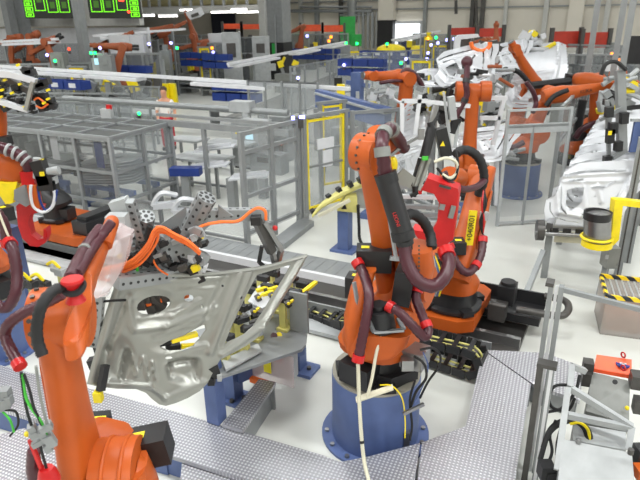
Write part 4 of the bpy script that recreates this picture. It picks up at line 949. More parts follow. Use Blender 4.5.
# fence posts right
for i, (u, v, hh, lab) in enumerate(((617, 276, 2.1, 'thin aluminium post right of the yellow bracket'), (627, 262, 2.4, 'wide aluminium post behind the yellow bracket'), (640, 225, 2.4, 'aluminium post at the right edge of the picture by the conveyor'))):
    c_ = G(u, v); t = T('fence_post', lab, 'post', c_, 'aluminium posts at the right'); MB().box(c_+UP*hh/2, (.1, .1, hh), (E1, E2, UP)).build('profile', 'rail', t); MB().box(c_+UP*hh/2-E2*.052, (.02, .008, hh), (E1, E2, UP)).build('groove', 'darksteel', t)
t = T('hanging_screen', 'blue sheet panel at the right edge above the door conveyor', 'panel', A(638, 150, 8.6)); MB().box(A(640, 137, 8.6), (.25, .04, .45), X_).build('sheet', 'blue', t); MB().box(A(640, 120, 8.6), (.27, .05, .04), X_).build('frame', 'lightgrey', t)
t = T('panel_gripper', 'hanging grey panel gripper with black clamps over the door row', 'gripper', A(617, 130, 8.6))
b = MB().bar(A(620, 70, 8.7), A(622, 150, 8.6), .12, .1).bar(A(612, 158, 8.5), A(626, 150, 8.6), .06, .06).bar(A(600, 120, 8.6), A(622, 108, 8.6), .05, .05).bar(A(607, 100, 8.6), A(609, 160, 8.6), .05, .05); b.build('profile_frame', 'rail', t)
for u, v, sz in ((610, 136, .13), (613, 128, .1), (618, 146, .09), (607, 160, .08), (624, 118, .1), (609, 112, .09)): MB().box(A(u, v, 8.5), (.1, .1, sz*1.6), axes((1, 0, .1))).build('clamp', 'black', t, bevel=.008)
MB().box(A(610, 133, 8.4), (.05, .01, .06)).build('sticker', 'yellow', t); MB().tube([A(601, 75, 8.6), A(606, 64, 8.6), A(616, 62, 8.6), A(626, 70, 8.6)], .03, 6).build('hose', 'rubber', t)
# ---------- hazard striped tote ----------
c0, c1, c3 = G(600, 334), G(668, 343), G(606, 305)
c0.z = c1.z = c3.z = 0; ex = (c1-c0); ey = (c3-c0); ey = ey-ex.normalized()*ey.dot(ex.normalized()); 
ex = ex.normalized()*1.0; ey = ey.normalized()*.62
t = T('mesh_crate', 'translucent mesh crate with black and yellow hazard tape around its rim', 'crate', c0)
zz = .52
for p, q in ((c0, c0+ex), (c0, c0+ey), (c0+ey, c0+ex+ey), (c0+ex, c0+ex+ey)):
    MB().bar(p+UP*zz/2, q+UP*zz/2, .012, zz).build('side_wall', 'cratewall', t); MB().bar(p+UP*zz, q+UP*zz, .035, .05).build('rim_tape', 'hazard', t)
MB().prism([c0+UP*.02, c0+ex+UP*.02, c0+ex+ey+UP*.02, c0+ey+UP*.02], (0, 0, .015)).build('bottom', 'lightgrey', t)
b = MB()
for i in range(14): b.bar(c0+ex*(i+.5)/14+UP*(zz-.03), c0+ex*(i+.5)/14+ey+UP*(zz-.03), .016, .01)
b.build('grid_lid', 'lightgrey', t); MB().box(c0+ex*.5+ey*.5+UP*.12, (.9, .5, .2), (ex.normalized(), ey.normalized(), UP)).build('contents', 'orange_dull', t)
# ---------- right foreground fence posts ----------
pb = G(526, 482); 
t = T('fence_post', 'tall grooved aluminium corner post in the right foreground', 'fence post', V((1.72, 3.95, 0)), 'foreground fence posts')
q = A(557, 285, 4.02); hb = V((q.x, q.y, 0))
for dx in (-.04, .035): MB().box(hb+E1*dx+UP*q.z/2, (.036, .06, q.z), (E1, E2, UP)).build('profile', 'rail', t, bevel=.006)
MB().box(hb-E2*.01+UP*q.z/2, (.022, .01, q.z), (E1, E2, UP)).build('groove_strip', 'white', t); MB().box(hb+UP*(q.z+.01)-E1*.05, (.06, .1, .03), (E1, E2, UP)).build('cap', 'darksteel', t)
e_ = A(660, 300, 3.6); MB().bar(q+E1*.05-UP*.03, V((e_.x, e_.y, q.z-.03)), .035, .035).build('top_rail', 'rail', t, bevel=.005); MB().box(q+E1*.22-E2*.03-UP*.03, (.04, .02, .02), (E1, E2, UP)).build('red_label', 'red', t)
q = A(547, 366, 3.72); hb2 = V((q.x, q.y, 0))
t = T('fence_post', 'shorter grooved aluminium post in front of the tall corner post', 'fence post', hb2, 'foreground fence posts')
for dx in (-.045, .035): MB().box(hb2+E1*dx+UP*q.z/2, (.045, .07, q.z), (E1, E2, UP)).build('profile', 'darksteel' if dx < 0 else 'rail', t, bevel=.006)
MB().box(hb2+E1*.035-E2*.037+UP*q.z/2, (.024, .006, q.z), (E1, E2, UP)).build('groove_strip', 'white', t); MB().box(hb2+UP*(q.z+.015), (.14, .09, .03), (E1, E2, UP)).build('cap', 'darksteel', t)
# ---------- cabinets right foreground ----------
gx = V((.93, -.3, 0)).normalized(); gy = V((.3, .93, 0)).normalized(); GA = (gx, gy, UP)
gc = G(607, 428, .35); gb = V((gc.x, gc.y, 0))
gc = A(612, 385, 4.1); 
t = T('connector_cabinet', 'grey switch cabinet with bright orange lid beside the white cabinet', 'cabinet', V((gc.x, gc.y, 0)))
ctr = V((gc.x, gc.y, 0))
TZ = gc.z+.1
MB().prism([A(592, 372, 4.2), A(630, 381, 4.05), A(629, 424, 3.78), A(586, 411, 3.9)], (0.02, .05, -.5)).build('housing', 'greybox', t, bevel=.012)
lid = MB().prism([A(596, 358, 4.3), A(631, 363, 4.18), A(631, 379, 4.07), A(593, 372, 4.2)], (0, 0, .035)).build('lid', 'signal', t, bevel=.006)
c_ = A(622, 369, 4.17)+UP*.04; MB().cyl(c_, c_+UP*.012, .055, None, 20).build('emblem', 'navy', t); MB().box(c_+UP*.015, (.05, .016, .006), GA).box(c_+UP*.015, (.016, .05, .006), GA).build('emblem_mark', 'white', t)
for u, v in ((622, 361), (622, 374)): MB().ring(A(u, v, 4.2 if v < 365 else 4.08)+UP*.06, (1, .3, 0), .022, .007, 12).build('lifting_eye', 'red', t)
MB().cyl(A(615, 382, 3.97), A(615, 382, 3.95), .02).build('lock', 'black', t); MB().ball(A(627, 408, 3.84), .018).build('indicator', 'yellow', t)
MB().box(A(588, 366, 4.2), (.08, .1, .1), GA).box(A(586, 378, 4.15), (.07, .08, .12), GA).box(A(637, 380, 4.0), (.1, .12, .12), GA).box(A(640, 405, 3.9), (.1, .1, .12), GA).build('plug', 'darksteel', t, bevel=.008)
t = T('white_cabinet', 'white flat topped cabinet at the lower right corner', 'cabinet', A(600, 480, 3.3))
MB().prism([A(562, 439, 3.45), A(632, 453, 3.25), A(636, 500, 3.0), A(556, 500, 3.12)], (0, .02, -.9)).build('housing', 'lightgrey', t, bevel=.01)
MB().cyl(A(578, 444, 3.4)+UP*.01, A(578, 444, 3.4)+UP*.05, .018).build('stud', 'steel', t); MB().cyl(A(630, 455, 3.2)+UP*.01, A(630, 455, 3.2)+UP*.05, .02).build('stud', 'darksteel', t)
t = T('grey_enclosure', 'low grey enclosure box between the tube frame and the white cabinet', 'box', A(600, 435, 3.7)); MB().prism([A(573, 423, 3.75), A(626, 432, 3.65), A(626, 450, 3.5), A(573, 440, 3.6)], (0, .0, -.5)).build('housing', 'lightgrey', t, bevel=.01)
t = T('tube_frame', 'light grey square tube frame crossing in front of the orange lidded cabinet', 'frame', A(570, 470, 3.3))
P = lambda u, v, y: A(u, v, y)
for a_, b_ in ((P(570, 388, 3.75), P(632, 427, 3.55)), (P(568, 388, 3.75), P(557, 470, 3.3)), (P(572, 366, 4.0), P(570, 388, 3.75)), (P(572, 366, 4.0), P(585, 371, 4.02)), (P(632, 427, 3.55), P(628, 450, 3.45)), (P(567, 415, 3.6), P(630, 428, 3.55))):
    MB().bar(a_, b_, .045, .045).build('tube', 'lightgrey', t, bevel=.005)
for i, pts in enumerate((([(572, 385), (555, 386), (549, 398), (553, 408), (568, 410), (575, 398)]), ([(580, 375), (575, 392), (562, 408), (548, 412)]), ([(543, 448), (550, 430), (562, 421), (578, 422), (588, 430), (592, 445)]), ([(540, 460), (548, 435), (560, 424), (574, 421), (584, 428), (589, 442)]), ([(556, 420), (550, 435), (552, 452), (546, 468)]), ([(562, 425), (557, 445), (558, 470)]))):
    o = MB().tube([A(u, v, 3.85-.004*(v-380)) for u, v in pts], .02 if i in (2, 3) else .012, 8).build('power_cable', 'rubber', org=A(pts[0][0], pts[0][1], 3.8))
    tag(o, ['black cable loop hanging left of the orange lidded cabinet', 'black cable running down from the plug to the fence post', 'thick black cable arching over the grey enclosure, upper one', 'thick black cable arching over the grey enclosure, lower one', 'thin black cable hanging beside the tube frame', 'thin black cable behind the tube frame leg'][i], 'cable', 'black cables at the cabinets')
o = MB().tube([A(590, 444, 3.6), A(588, 430, 3.62), A(580, 423, 3.64), A(570, 424, 3.66)], .012, 6).build('power_cable', 'yellow', org=A(590, 444, 3.6)); tag(o, 'thin yellow cable beside the thick black cables', 'cable', 'black cables at the cabinets')
t = T('valve_unit', 'dark valve unit with cables at the foot of the aluminium post', 'valve unit', A(546, 470, 3.4)); MB().box(A(546, 470, 3.4), (.1, .1, .12)).box(A(551, 476, 3.38), (.08, .08, .1)).build('body', 'black', t, bevel=.008)
t = T('orange_unit', 'orange and black device at the lower right edge beside the white cabinet', 'device', A(637, 470, 3.25)); MB().box(A(641, 472, 3.2), (.08, .1, .08)).build('body', 'orange', t); MB().box(A(639, 455, 3.3), (.06, .1, .14)).build('block', 'black', t)
# ---------- middle distance ----------
def at(u, v, y, z):                      # the point of the pixel column u at depth y, at height z
    p = A(u, v, y); return V((p.x, p.y, z))
def rob(label, u, v, y, zb, yaw, a2, a3, group, **k):
    return robot(label, at(u, v, y, zb), yaw, a2, a3, group, **k)
GM = 'robots in the middle distance'
r3 = rob('orange robot with maroon hose along its arm, right behind the red welding gun', 466, 160, 10.8, .42, -97, -4, -12, GM, d=1, lt=.14, lk=.0, fore=False, wm=False, k=.9)
MB().cyl(r3['A3']+r3['l']*.3, r3['A3']+r3['l']*.12, .18, None, 16).cyl(r3['A3']-r3['l']*.3, r3['A3']-r3['l']*.12, .18, None, 16).build('elbow_gear', 'orange', r3['root'])
hose(r3, [A(467, 62, 10.2), A(467, 72, 10.1), A(466, 84, 10), A(467, 94, 10), A(463, 104, 10), A(458, 113, 10), A(455, 120, 10)], .05, clamps=(.3, .6), cm='black')
MB().cyl(A(457, 118, 10), A(452, 133, 10), .09, .08, 14).build('hose_sleeve', 'black', r3['root']); MB().ball(A(467, 62, 10.2), .1).build('hose_coupling', 'maroon', r3['root'])
MB().bar(A(458, 122, 9.95), A(455, 148, 9.95), .05, .04).bar(A(448, 120, 9.95), A(449, 132, 9.95), .05, .04).build('sleeve_rail', 'lightgrey', r3['root'])
pedestal('blue drum pedestal hidden partly behind the rail robot', at(466, 160, 10.8, 0), .4, .4, n=24)
pe5 = G(517, 193); pe5.z = 0
pedestal('blue drum pedestal standing free on the right, behind the fence', pe5, .42, .7)
r6 = robot('orange robot reaching right with straight forearm on the free blue pedestal', pe5+V((.0, .05, .718)), 8, 24, 7, GM, d=1, h=.6, off=.28, L1=.85, L2=1.22, k=.95, wm=False)
pf = r6['A3']+r6['l']*-.1+r6['u2']*.55-V((0, .15, 0)); text('KUKA', 'arm_lettering', 'black', r6['root'], pf+V((0, -.01, .0)), r6['u2'], r6['w2'], .1)
hose(r6, [A(546, 106, 12), A(552, 98, 12), A(560, 93, 12), A(568, 90, 12)], .05, 'rubber', ())
hose(r6, [A(526, 82, 12.2), A(533, 92, 12.2), A(536, 103, 12.2), A(533, 112, 12)], .05, clamps=())
hose(r6, [A(502, 140, 11.7), A(506, 145, 11.7), A(514, 147, 11.7), A(524, 142, 11.7)], .06, clamps=())
MB().box(A(505, 152, 11.8), (.2, .2, .3)).build('connector_box', 'lightgrey', r6['root'])
r7 = rob('orange robot with folded arm in front of the white door stacks', 505, 120, 14.4, .45, 10, 18, 126, GM, d=1, h=.6, wm=False, L1=1.0)
hose(r7, [A(514, 70, 14), A(520, 73, 14), A(528, 82, 14), A(533, 92, 14)], .06, 'rubber', ())
MB().tube([A(528, 86, 14), A(545, 84, 14), A(562, 82, 14), A(570, 81, 14)], .09, 8).build('supply_hose', 'rubber', r7['root'])
r8 = rob('orange robot reaching left over the blue fixtures, left of the tall hose robot', 410, 150, 13.2, .5, 202, -4, 6, GM, d=1, h=.7, wm=True, L2=.72, L1=1.2, lt=.14)
hose(r8, [A(402, 74, 13), A(406, 70, 13), A(413, 73, 13), A(419, 80, 13), A(423, 88, 13)], .06, clamps=())
MB().tube([A(380, 83, 12.5), A(392, 81, 12.6), A(402, 81, 12.8)], .04, 6).build('supply_hose', 'maroon', r8['root'])
r9 = rob('orange robot behind the upper right fence frames', 597, 90, 16.5, .3, -60, 5, -10, GM, d=1, fore=False, wm=False, L1=1.0)
r10 = rob('orange robot with black sleeve beside the far end of the right conveyor', 578, 130, 14, .2, -60, -10, 0, GM, d=1)
MB().cyl(A(583, 100, 13.4), A(575, 140, 13.4), .1, .09, 12).build('hose_sleeve', 'black', r10['root']); hose(r10, [A(575, 138, 13), A(581, 130, 13), A(590, 125, 13), A(598, 123, 13)], .07, clamps=())
# left edge robot on the rail carriage with the red gun
r11 = robot('orange robot on the left rail carriage holding a red C-gun', rp(-8.75, 6.5, .42), 165, 42, -55, 'robots of the front cell', d=2, cm='black', fore=False, wm=False, bk=.8, k=.8)
t = T('wrist_unit', 'yellow plate and orange wrist carrying the left red C-gun', 'wrist unit', A(15, 185, 7.4))
MB().loft([(A(-8, 168, 7.5), V((.15, 0, 0)), V((0, 0, .15))), (A(8, 170, 7.4), V((.16, 0, 0)), V((0, 0, .17))), (A(18, 172, 7.4), V((.12, .05, 0)), V((0, 0, .15))), (A(27, 172, 7.4), V((.05, .03, 0)), V((0, 0, .1)))], 16, 2.5).build('wrist', 'orange', t)
MB().prism([A(-4, 183, 7.35), A(17, 182, 7.35), A(13, 203, 7.35), A(6, 205, 7.35), A(-4, 190, 7.35)], (0, .12, 0)).build('adapter_plate', 'yellow', t, bevel=.01)
MB().prism([A(14, 190, 7.3), A(24, 185, 7.3), A(32, 203, 7.3), A(26, 207, 7.3), A(14, 200, 7.3)], (0, .1, 0)).build('clamp_plate', 'rail', t, bevel=.01)
MB().tube([A(-8, 147, 7.4), A(2, 148, 7.4), A(12, 152, 7.4), A(22, 157, 7.4), A(28, 165, 7.4), A(30, 176, 7.4)], .075, 10).build('hose', 'maroon', t)
b = MB()
for u, v in ((8, 150), (15, 153), (21, 156), (26, 161)): b.ring(A(u, v, 7.4), (1, 0, -.4 if u < 20 else -1), .072, .02, 14)
b.build('hose_rings', 'lightgrey', t); MB().box(A(30, 177, 7.4), (.17, .16, .17)).build('hose_coupling', 'red', t)
MB().box(A(42, 172, 7.3), (.15, .15, .32), axes((1, 0, .2))).box(A(47, 182, 7.3), (.2, .15, .2)).box(A(54, 187, 7.3), (.1, .1, .2)).build('actuator', 'black', t, bevel=.01)
MB().cyl(A(37, 158, 7.3), A(37, 178, 7.3), .05).cyl(A(48, 172, 7.3), A(59, 170, 7.3), .055).box(A(52, 180, 7.3), (.12, .1, .09)).build('cylinder', 'lightgrey', t)
MB().box(A(41, 161, 7.3), (.06, .06, .05)).box(A(42, 174, 7.2), (.05, .03, .05)).build('sensor', 'yellow', t)
MB().bar(A(33, 185, 7.3), A(37, 207, 7.3), .12, .1).build('bracket_arm', 'orange', t)
MB().tube([A(31, 185, 7.25), A(31, 196, 7.25), A(34, 207, 7.25), A(43, 212, 7.25), A(52, 207, 7.25), A(55, 196, 7.25), A(54, 190, 7.25)], .022, 6).build('cable', 'white', t)
MB().tube([A(38, 186, 7.25), A(40, 200, 7.25), A(46, 210, 7.25), A(54, 203, 7.25), A(57, 190, 7.25)], .016, 6).build('cable', 'navy', t)
t = T('c_frame_gun', 'red C-frame welding gun hanging over the left rail carriage', 'welding gun', A(35, 220, 7.35))
MB().prism([A(u, v, 7.4) for u, v in ((16, 206), (20, 203), (42, 207), (40, 212), (30, 215), (28, 222), (31, 235), (38, 240), (45, 238), (46, 228), (47, 236), (45, 243), (38, 247), (30, 246), (22, 238), (18, 226))], (0, .14, 0)).build('gun_body', 'red', t, bevel=.02)
MB().bar(A(45, 238, 7.4), A(45, 229, 7.4), .03).build('electrode', 'red', t)
# orange arm at the left edge with the white door frame and clamps
t = T('door_frame_gripper', 'black and yellow clamp gripper inside the white door frame at the upper left', 'gripper', A(15, 95, 8.5))
random.seed(11); b = MB(); b2 = MB()
for i in range(30):
    u = random.uniform(-6, 33); v = 82+random.uniform(0, 26)+u*.1; b.box(A(u, v, random.uniform(8.4, 8.6)), (random.uniform(.04, .11), .12, random.uniform(.03, .08)), axes((1, 0, random.uniform(-.6, .6))))
for u, v in ((41, 100), (46, 104), (43, 96), (50, 101), (52, 105), (44, 108), (38, 84), (42, 86), (46, 82), (28, 70), (31, 73)): b.box(A(u, v, 8.5), (.12, .12, .09), axes((1, 0, random.uniform(-.5, .5))))
b.build('clamp_block', 'black', t)
for i, (u, v) in enumerate(((2, 90), (12, 93), (5, 80), (20, 84), (24, 107), (5, 106), (48, 99), (44, 103), (18, 65), (1, 97), (34, 82), (48, 90))): MB().box(A(u, v, 8.35), (.045, .04, .03), axes((1, 0, .4))).build('sensor', 'yellow', t)
b = MB().bar(A(0, 75, 8.5), A(50, 103, 8.5), .08, .08).bar(A(22, 68, 8.5), A(28, 76, 8.5), .06).bar(A(38, 103, 8.5), A(55, 105, 8.5), .07).build('frame_tube', 'darksteel', t)
for pts in ([(34, 100), (38, 98), (44, 102)], [(36, 106), (42, 108), (48, 104)]): MB().tube([A(u, v, 8.4) for u, v in pts], .015, 6).build('cable', 'cable', t)
t = T('door_frame', 'white door frame held up by the gripper at the upper left edge', 'door frame', A(15, 90, 8.3))
MB().prism([A(u, v, 8.3) for u, v in ((-10, 70), (10, 72), (35, 79.5), (34, 84), (10, 78), (-10, 77))], (0, .1, 0)).build('upper_rail', 'panelwhite', t, bevel=.01)
MB().bar(A(33, 82, 8.3), A(26, 110, 8.3), .06, .05).build('side_rail', 'doorgrey', t); MB().prism([A(u, v, 8.3) for u, v in ((-10, 96), (0, 100), (27, 109), (27, 113), (0, 105), (-10, 102))], (0, .1, 0)).build('lower_rail', 'panelwhite', t, bevel=.01)
t = T('vertical_manipulator', 'orange vertical robot arm at the left edge under the white door frame', 'robot arm', A(-1, 130, 8.7)); MB().loft([(A(-4, 100, 8.6), V((.12, 0, 0)), V((0, .12, 0))), (A(-3, 125, 8.6), V((.13, 0, 0)), V((0, .13, 0))), (A(-5, 158, 8.6), V((.14, 0, 0)), V((0, .14, 0)))], 14, 2.6).build('arm', 'orange', t); MB().box(A(5, 141, 8.5), (.16, .15, .14)).build('motor', 'black', t, bevel=.01)
# ---------- middle aisle ----------
def pt(u, v, z): return G(u, v, z)
t = T('portal_frame', 'silver overhead profile beam on posts behind the roofed cage', 'frame', G(207, 205))
pa, pb_ = A(158, 122, 12.4), A(290, 131, 10.9); pb_.z = pa.z
b = MB().bar(pa, pb_, .1, .12).bar(pa+UP*.16, pb_+UP*.16, .06, .06); b.build('beam', 'rail', t)
for f_ in (.06, .37): q = pa.lerp(pb_, f_); MB().box(V((q.x, q.y, q.z/2)), (.08, .08, q.z), (E1, E2, UP)).build('post', 'rail', t)
t = T('round_rail', 'long round grey handling rail with a joint above the portal frame', 'rail', A(200, 105, 14))
MB().cyl(A(64, 98, 15.4), A(288, 113, 12.6), .07, None, 12).build('tube', 'rail', t); MB().box(A(242, 106, 13.1), (.5, .3, .22), axes((1, -.4, 0))).cyl(A(245, 104, 13), A(246, 117, 13), .09).build('joint', 'lightgrey', t, bevel=.02)
t = T('signal_lamp', 'red signal lamp on the cage roof', 'lamp', A(109, 108, 12)); MB().cyl(A(109, 109, 12), A(109, 105, 12), .06).build('lens', 'red', t); MB().box(A(107, 113, 12), (.2, .2, .18)).build('socket', 'lightgrey', t)
def table(label, c, w, d, h, m='rail', top='lightgrey', ax=(E1, E2, UP), group='silver work benches'):
    t = T('work_bench', label, 'bench', c, group); MB().box(c+UP*h, (w, d, .05), ax).build('top', top, t)
    for sx in (-1, 1):
        for sy in (-1, 1): MB().box(c+ax[0]*sx*(w/2-.06)+ax[1]*sy*(d/2-.06)+UP*h/2, (.06, .06, h), ax).build('leg', m, t)
    MB().bar(c-ax[0]*w/2+UP*.2, c+ax[0]*w/2+UP*.2, .05).build('stretcher', m, t); return t
table('silver bench with white sheet parts behind the portal post', G(205, 192), 1.3, .7, .8)
table('silver bench at the back of the aisle carrying a tilted sheet', G(232, 172), 1.2, .6, .75)
table('low silver bench right of the man in the aisle', G(190, 165), 1.0, .6, .7)
for i, (u, v, y, w_, lab) in enumerate(((215, 148, 12.5, .9, 'white sheet part lying on the back bench of the aisle'), (208, 166, 12, .9, 'white sheet part lying on the middle bench of the aisle'), (250, 176, 11, .8, 'white sheet part lying left of the angled fence wing'))):
    o = MB().box(A(u, v, y), (w_, .35, .03), axes((1, -.1, .12))).box(A(u, v, y)+UP*.05, (w_*.8, .06, .06), axes((1, -.1, .12))).build('sheet_part', 'panelwhite', org=A(u, v, y), bevel=.008); tag(o, lab, 'sheet part', 'white sheet parts on the benches')
for i, (u, v, y, lab) in enumerate(((165, 200, 9.9, 'white door window frame lying behind the low fence'), (185, 206, 9.9, 'white sill part lying right of the white window frame'))):
    t = T('window_frame_part', lab, 'sheet part', A(u, v, y)); w_ = 12
    MB().tube([A(u-w_, v+6, y), A(u-w_*.7, v-2, y), A(u-2, v-7, y), A(u+w_, v-5, y+.1)], .05, 6).bar(A(u-w_, v+6, y), A(u+w_, v+4, y+.1), .16, .1).build('frame', 'panelwhite', t)
t = T('blue_bench_bin', 'blue bin on a slim stand in front of the portal post', 'bin', A(186, 171, 11.6)); MB().box(A(186, 171, 11.6), (.62, .25, .16), axes((1, -.1, 0))).build('bin', 'navy', t, bevel=.01); MB().box(A(186, 186, 11.6), (.16, .16, .6)).build('stand', 'rail', t)
for i, (u, v0, v1, lab) in enumerate(((234, 178, 212, 'grey square post left of the angled fence'), (253, 172, 192, 'short grey post seen through the angled fence'), (264, 178, 198, 'short grey post near the gate'), (186, 186, 205, 'grey post under the blue bin bench'), (67+92, 188, 206, 'grey post beside the white window frame'))):
    c_ = G(u, v1); h_ = A(u, v0, c_.y).z; o = MB().box(c_+UP*h_/2, (.18, .14, h_), (E1, E2, UP)).build('support_post', 'rail', org=c_, bevel=.008); tag(o, lab, 'post', 'grey support posts in the aisle')
c_ = G(254, 166); t = T('machine_cabinet', 'white machine cabinet with small screen behind the angled fence', 'cabinet', c_)
MB().box(c_+UP*.62, (.8, .7, 1.15), (E1, E2, UP)).build('housing', 'lightgrey', t, bevel=.02); MB().box(c_+UP*.9-E2*.36+E1*.15, (.22, .03, .22), (E1, E2, UP)).build('screen', 'screen', t); MB().box(c_+UP*.95-E2*.36-E1*.22, (.08, .02, .1), (E1, E2, UP)).build('label', 'yellow', t); MB().box(c_+UP*.8-E2*.36-E1*.1, (.03, .02, .3), (E1, E2, UP)).build('handle', 'black', t); MB().box(c_+UP*.03, (.75, .65, .06), (E1, E2, UP)).build('plinth', 'black', t)
for i, (u, v, w_, h_, lab) in enumerate(((283, 160, .5, 1.2, 'grey control box behind the gate post with orange lamps'), (270, 172, .9, .5, 'low grey machine base behind the angled fence'), (345, 165, .6, 1.0, 'grey device behind the yellow framed gate'), (325, 150, .5, 1.2, 'grey cabinet left of the blue conveyor beam'))):
    c_ = G(u, v); t = T('control_box', lab, 'cabinet', c_, 'grey boxes behind the gates'); MB().box(c_+UP*h_/2, (w_, .4, h_), (E1, E2, UP)).build('housing', 'rail', t, bevel=.015); MB().box(c_+UP*h_*.7-E2*.21, (w_*.5, .02, h_*.25), (E1, E2, UP)).build('panel', 'darksteel', t)
t = T('camera_unit', 'black handling unit with blue lamp above the gate corner', 'device', A(298, 122, 10.6)); MB().box(A(298, 122, 10.6), (.2, .2, .18)).build('body', 'darksteel', t, bevel=.01); MB().box(A(293, 118, 10.5), (.06, .05, .06)).box(A(302, 117, 10.5), (.1, .05, .05)).build('lamp', 'ledblue', t)
# blue conveyor beam
t = T('conveyor_beam', 'long blue grey slanting conveyor beam behind the yellow gates', 'conveyor', A(350, 115, 13))
MB().bar(A(318, 98, 14.5), A(388, 118, 12), .16, .42).build('beam', 'blue', t, bevel=.01); MB().bar(A(318, 93, 14.4), A(388, 113, 11.9), .22, .04).build('top_rail', 'lightgrey', t)
q = A(362, 112, 13); MB().box(V((q.x, q.y, q.z/2)), (.12, .12, q.z), (E1, E2, UP)).build('leg', 'rail', t); q = A(322, 105, 14.3); MB().box(V((q.x, q.y, q.z/2)), (.12, .12, q.z), (E1, E2, UP)).build('leg', 'rail', t)
t = T('blue_fixture', 'blue fixture column with yellow arms behind the conveyor beam', 'fixture', G(357, 125)); c_ = G(357, 125)
MB().box(c_+UP*.9, (.35, .35, 1.8), (E1, E2, UP)).bar(A(346, 82, c_.y), A(370, 86, c_.y), .16, .14).build('column', 'blue', t); MB().box(A(358, 103, c_.y-.4), (.35, .1, .09)).box(A(372, 103, c_.y-.4), (.3, .1, .1)).bar(A(371, 103, c_.y-.4), A(371, 115, c_.y-.4), .05).bar(A(377, 103, c_.y-.4), A(377, 115, c_.y-.4), .05).bar(A(371, 115, c_.y-.4), A(377, 115, c_.y-.4), .05).build('yellow_arm', 'yellow', t)
fence('silver fence with glass behind the robot reaching left', G(366, 140), G(408, 146), 2.0, 3, (.15, 1.1, 1))
fence('long glass fence left of the blue conveyor beam', G(292, 118), G(352, 100), 1.9, 6, (.15, 1))
fence('far glass fence along the dark lane', G(338, 96), G(420, 88), 1.9, 6, (.15, 1))
# white door rack in the centre
def doorrow(n, p, q, s, x_, y_, lab, grp):
    for i in range(n):
        c_ = d0.copy(); C.objects.link(c_); c_['label'] = lab.replace('#', ORD[i] if i < n-1 else 'last'); c_['group'] = grp
        xx = V(x_).normalized(); yy = V(y_); yy = (yy-xx*yy.dot(xx)).normalized(); zz = xx.cross(yy)
        B0 = Matrix((CE1, up_, CE1.cross(up_))).transposed(); B1 = Matrix((xx, yy, zz)).transposed()
        c_.matrix_world = Matrix.Translation(p.lerp(q, i/max(1, n-1))) @ (B1 @ B0.inverted()).to_4x4() @ Matrix.Scale(s, 4)
doorrow(9, A(407, 178, 9.2), A(413, 128, 12.2), .62, (.75, .5, 0), (0.0, .2, 1), 'narrow white door panel in the centre rack left of the tall robot, # from the front', 'door panels in the centre rack')
doorrow(9, A(530, 104, 14.2), A(537, 72, 19), 1.05, (1, -.1, 0), (0, .6, 1), 'white door panel in the back stack behind the folded robot, # from the front', 'door panels in the back stack')
for i, (u, v, y, s_, ux, uy, lab) in enumerate(((470, 82, 13, 1.3, (1, .2, .1), (0, .8, .5), 'large white body panel lying under the upright white door frame'), (436, 86, 13, 1.0, (1, .0, -.1), (0, .9, .3), 'white panel in the fixture left of the hose robot elbow'), (505, 72, 17, 1.2, (1, 0, .1), (0, .7, .6), 'white panel held behind the folded robot'), (480, 160, 10.4, 1.0, (1, -.1, 0), (0, .9, .5), 'silver white door panel lying low behind the hose robot'))):
    doorrow(1, A(u, v, y), A(u, v, y), s_, ux, uy, lab, 'white panels in the centre fixtures')
t = T('door_shell', 'upright white door shell with open window in the upper centre', 'door panel', A(478, 50, 14))
MB().prism([A(u, v, 14) for u, v in ((454, 57), (455, 38), (459, 35), (478, 34), (480, 37), (461, 39.5), (460, 46), (466, 55), (484, 58), (500, 56), (498, 63), (470, 64))], (0, .12, 0)).build('frame', 'panelwhite', t, bevel=.015)
MB().tube([A(u, v, 13.9) for u, v in ((471, 42), (473, 48), (482, 51), (489, 47), (490, 42))], .05, 6).build('orange_cable', 'cable', t)
random.seed(21); b = MB()
for i in range(16): b.box(A(random.uniform(463, 500), random.uniform(42, 58), 14.2), (random.uniform(.1, .25), .2, random.uniform(.08, .2)), axes((1, 0, random.uniform(-.6, .6))))
b.build('clamp_set', 'darksteel', t)
def clutter(label, box, y, n, mats, seed, cat='fixture', sz=(.06, .2), grp='clamp fixtures in the centre', stand=True):
    random.seed(seed); u0, v0, u1, v1 = box; t = T('clamp_fixture', label, cat, A((u0+u1)/2, v1, y), grp)
    for j, m_ in enumerate(mats):
        b = MB()
        for i in range(n if j == 0 else max(1, n//len(mats))):
            c_ = A(random.uniform(u0, u1), random.uniform(v0, v1), y+random.uniform(-.25, .25)); a_ = axes((1, random.uniform(-.4, .4), random.uniform(-.7, .7)))
            if random.random() < .4: b.cyl(c_, c_+a_[0]*random.uniform(*sz)*2, sz[0]*.6, None, 8)
            else: b.box(c_, (random.uniform(*sz), random.uniform(*sz), random.uniform(*sz)), a_)
        b.build(['clamp_set', 'cylinder_set', 'sensor_set', 'cable_set'][j], m_, t, bevel=.004)
    if stand: q = A((u0+u1)/2, (v0+v1)/2, y); MB().box(V((q.x, q.y, q.z/2)), (.1, .1, q.z), (E1, E2, UP)).build('stand', 'rail', t)
    return t
clutter('black clamp and cable cluster left of the hose robot elbow', (418, 88, 452, 112), 11.2, 16, ('black', 'rail', 'panelwhite', 'yellow'), 1)
clutter('fixture with white blocks beneath the white door shell', (462, 66, 500, 100), 12.4, 16, ('panelwhite', 'rail', 'black', 'orange_dull'), 2)
clutter('yellow and silver clamps right of the hose robot', (476, 96, 498, 130), 11.6, 12, ('rail', 'black', 'yellow'), 3)
clutter('gripper head on the far white panel of the folded robot', (518, 34, 546, 56), 18, 16, ('panelwhite', 'darksteel', 'yellow'), 4, sz=(.1, .3))
clutter('gripper held by the robot reaching left', (370, 92, 392, 101), 12.4, 12, ('rail', 'panelwhite'), 5, sz=(.05, .16), stand=False)
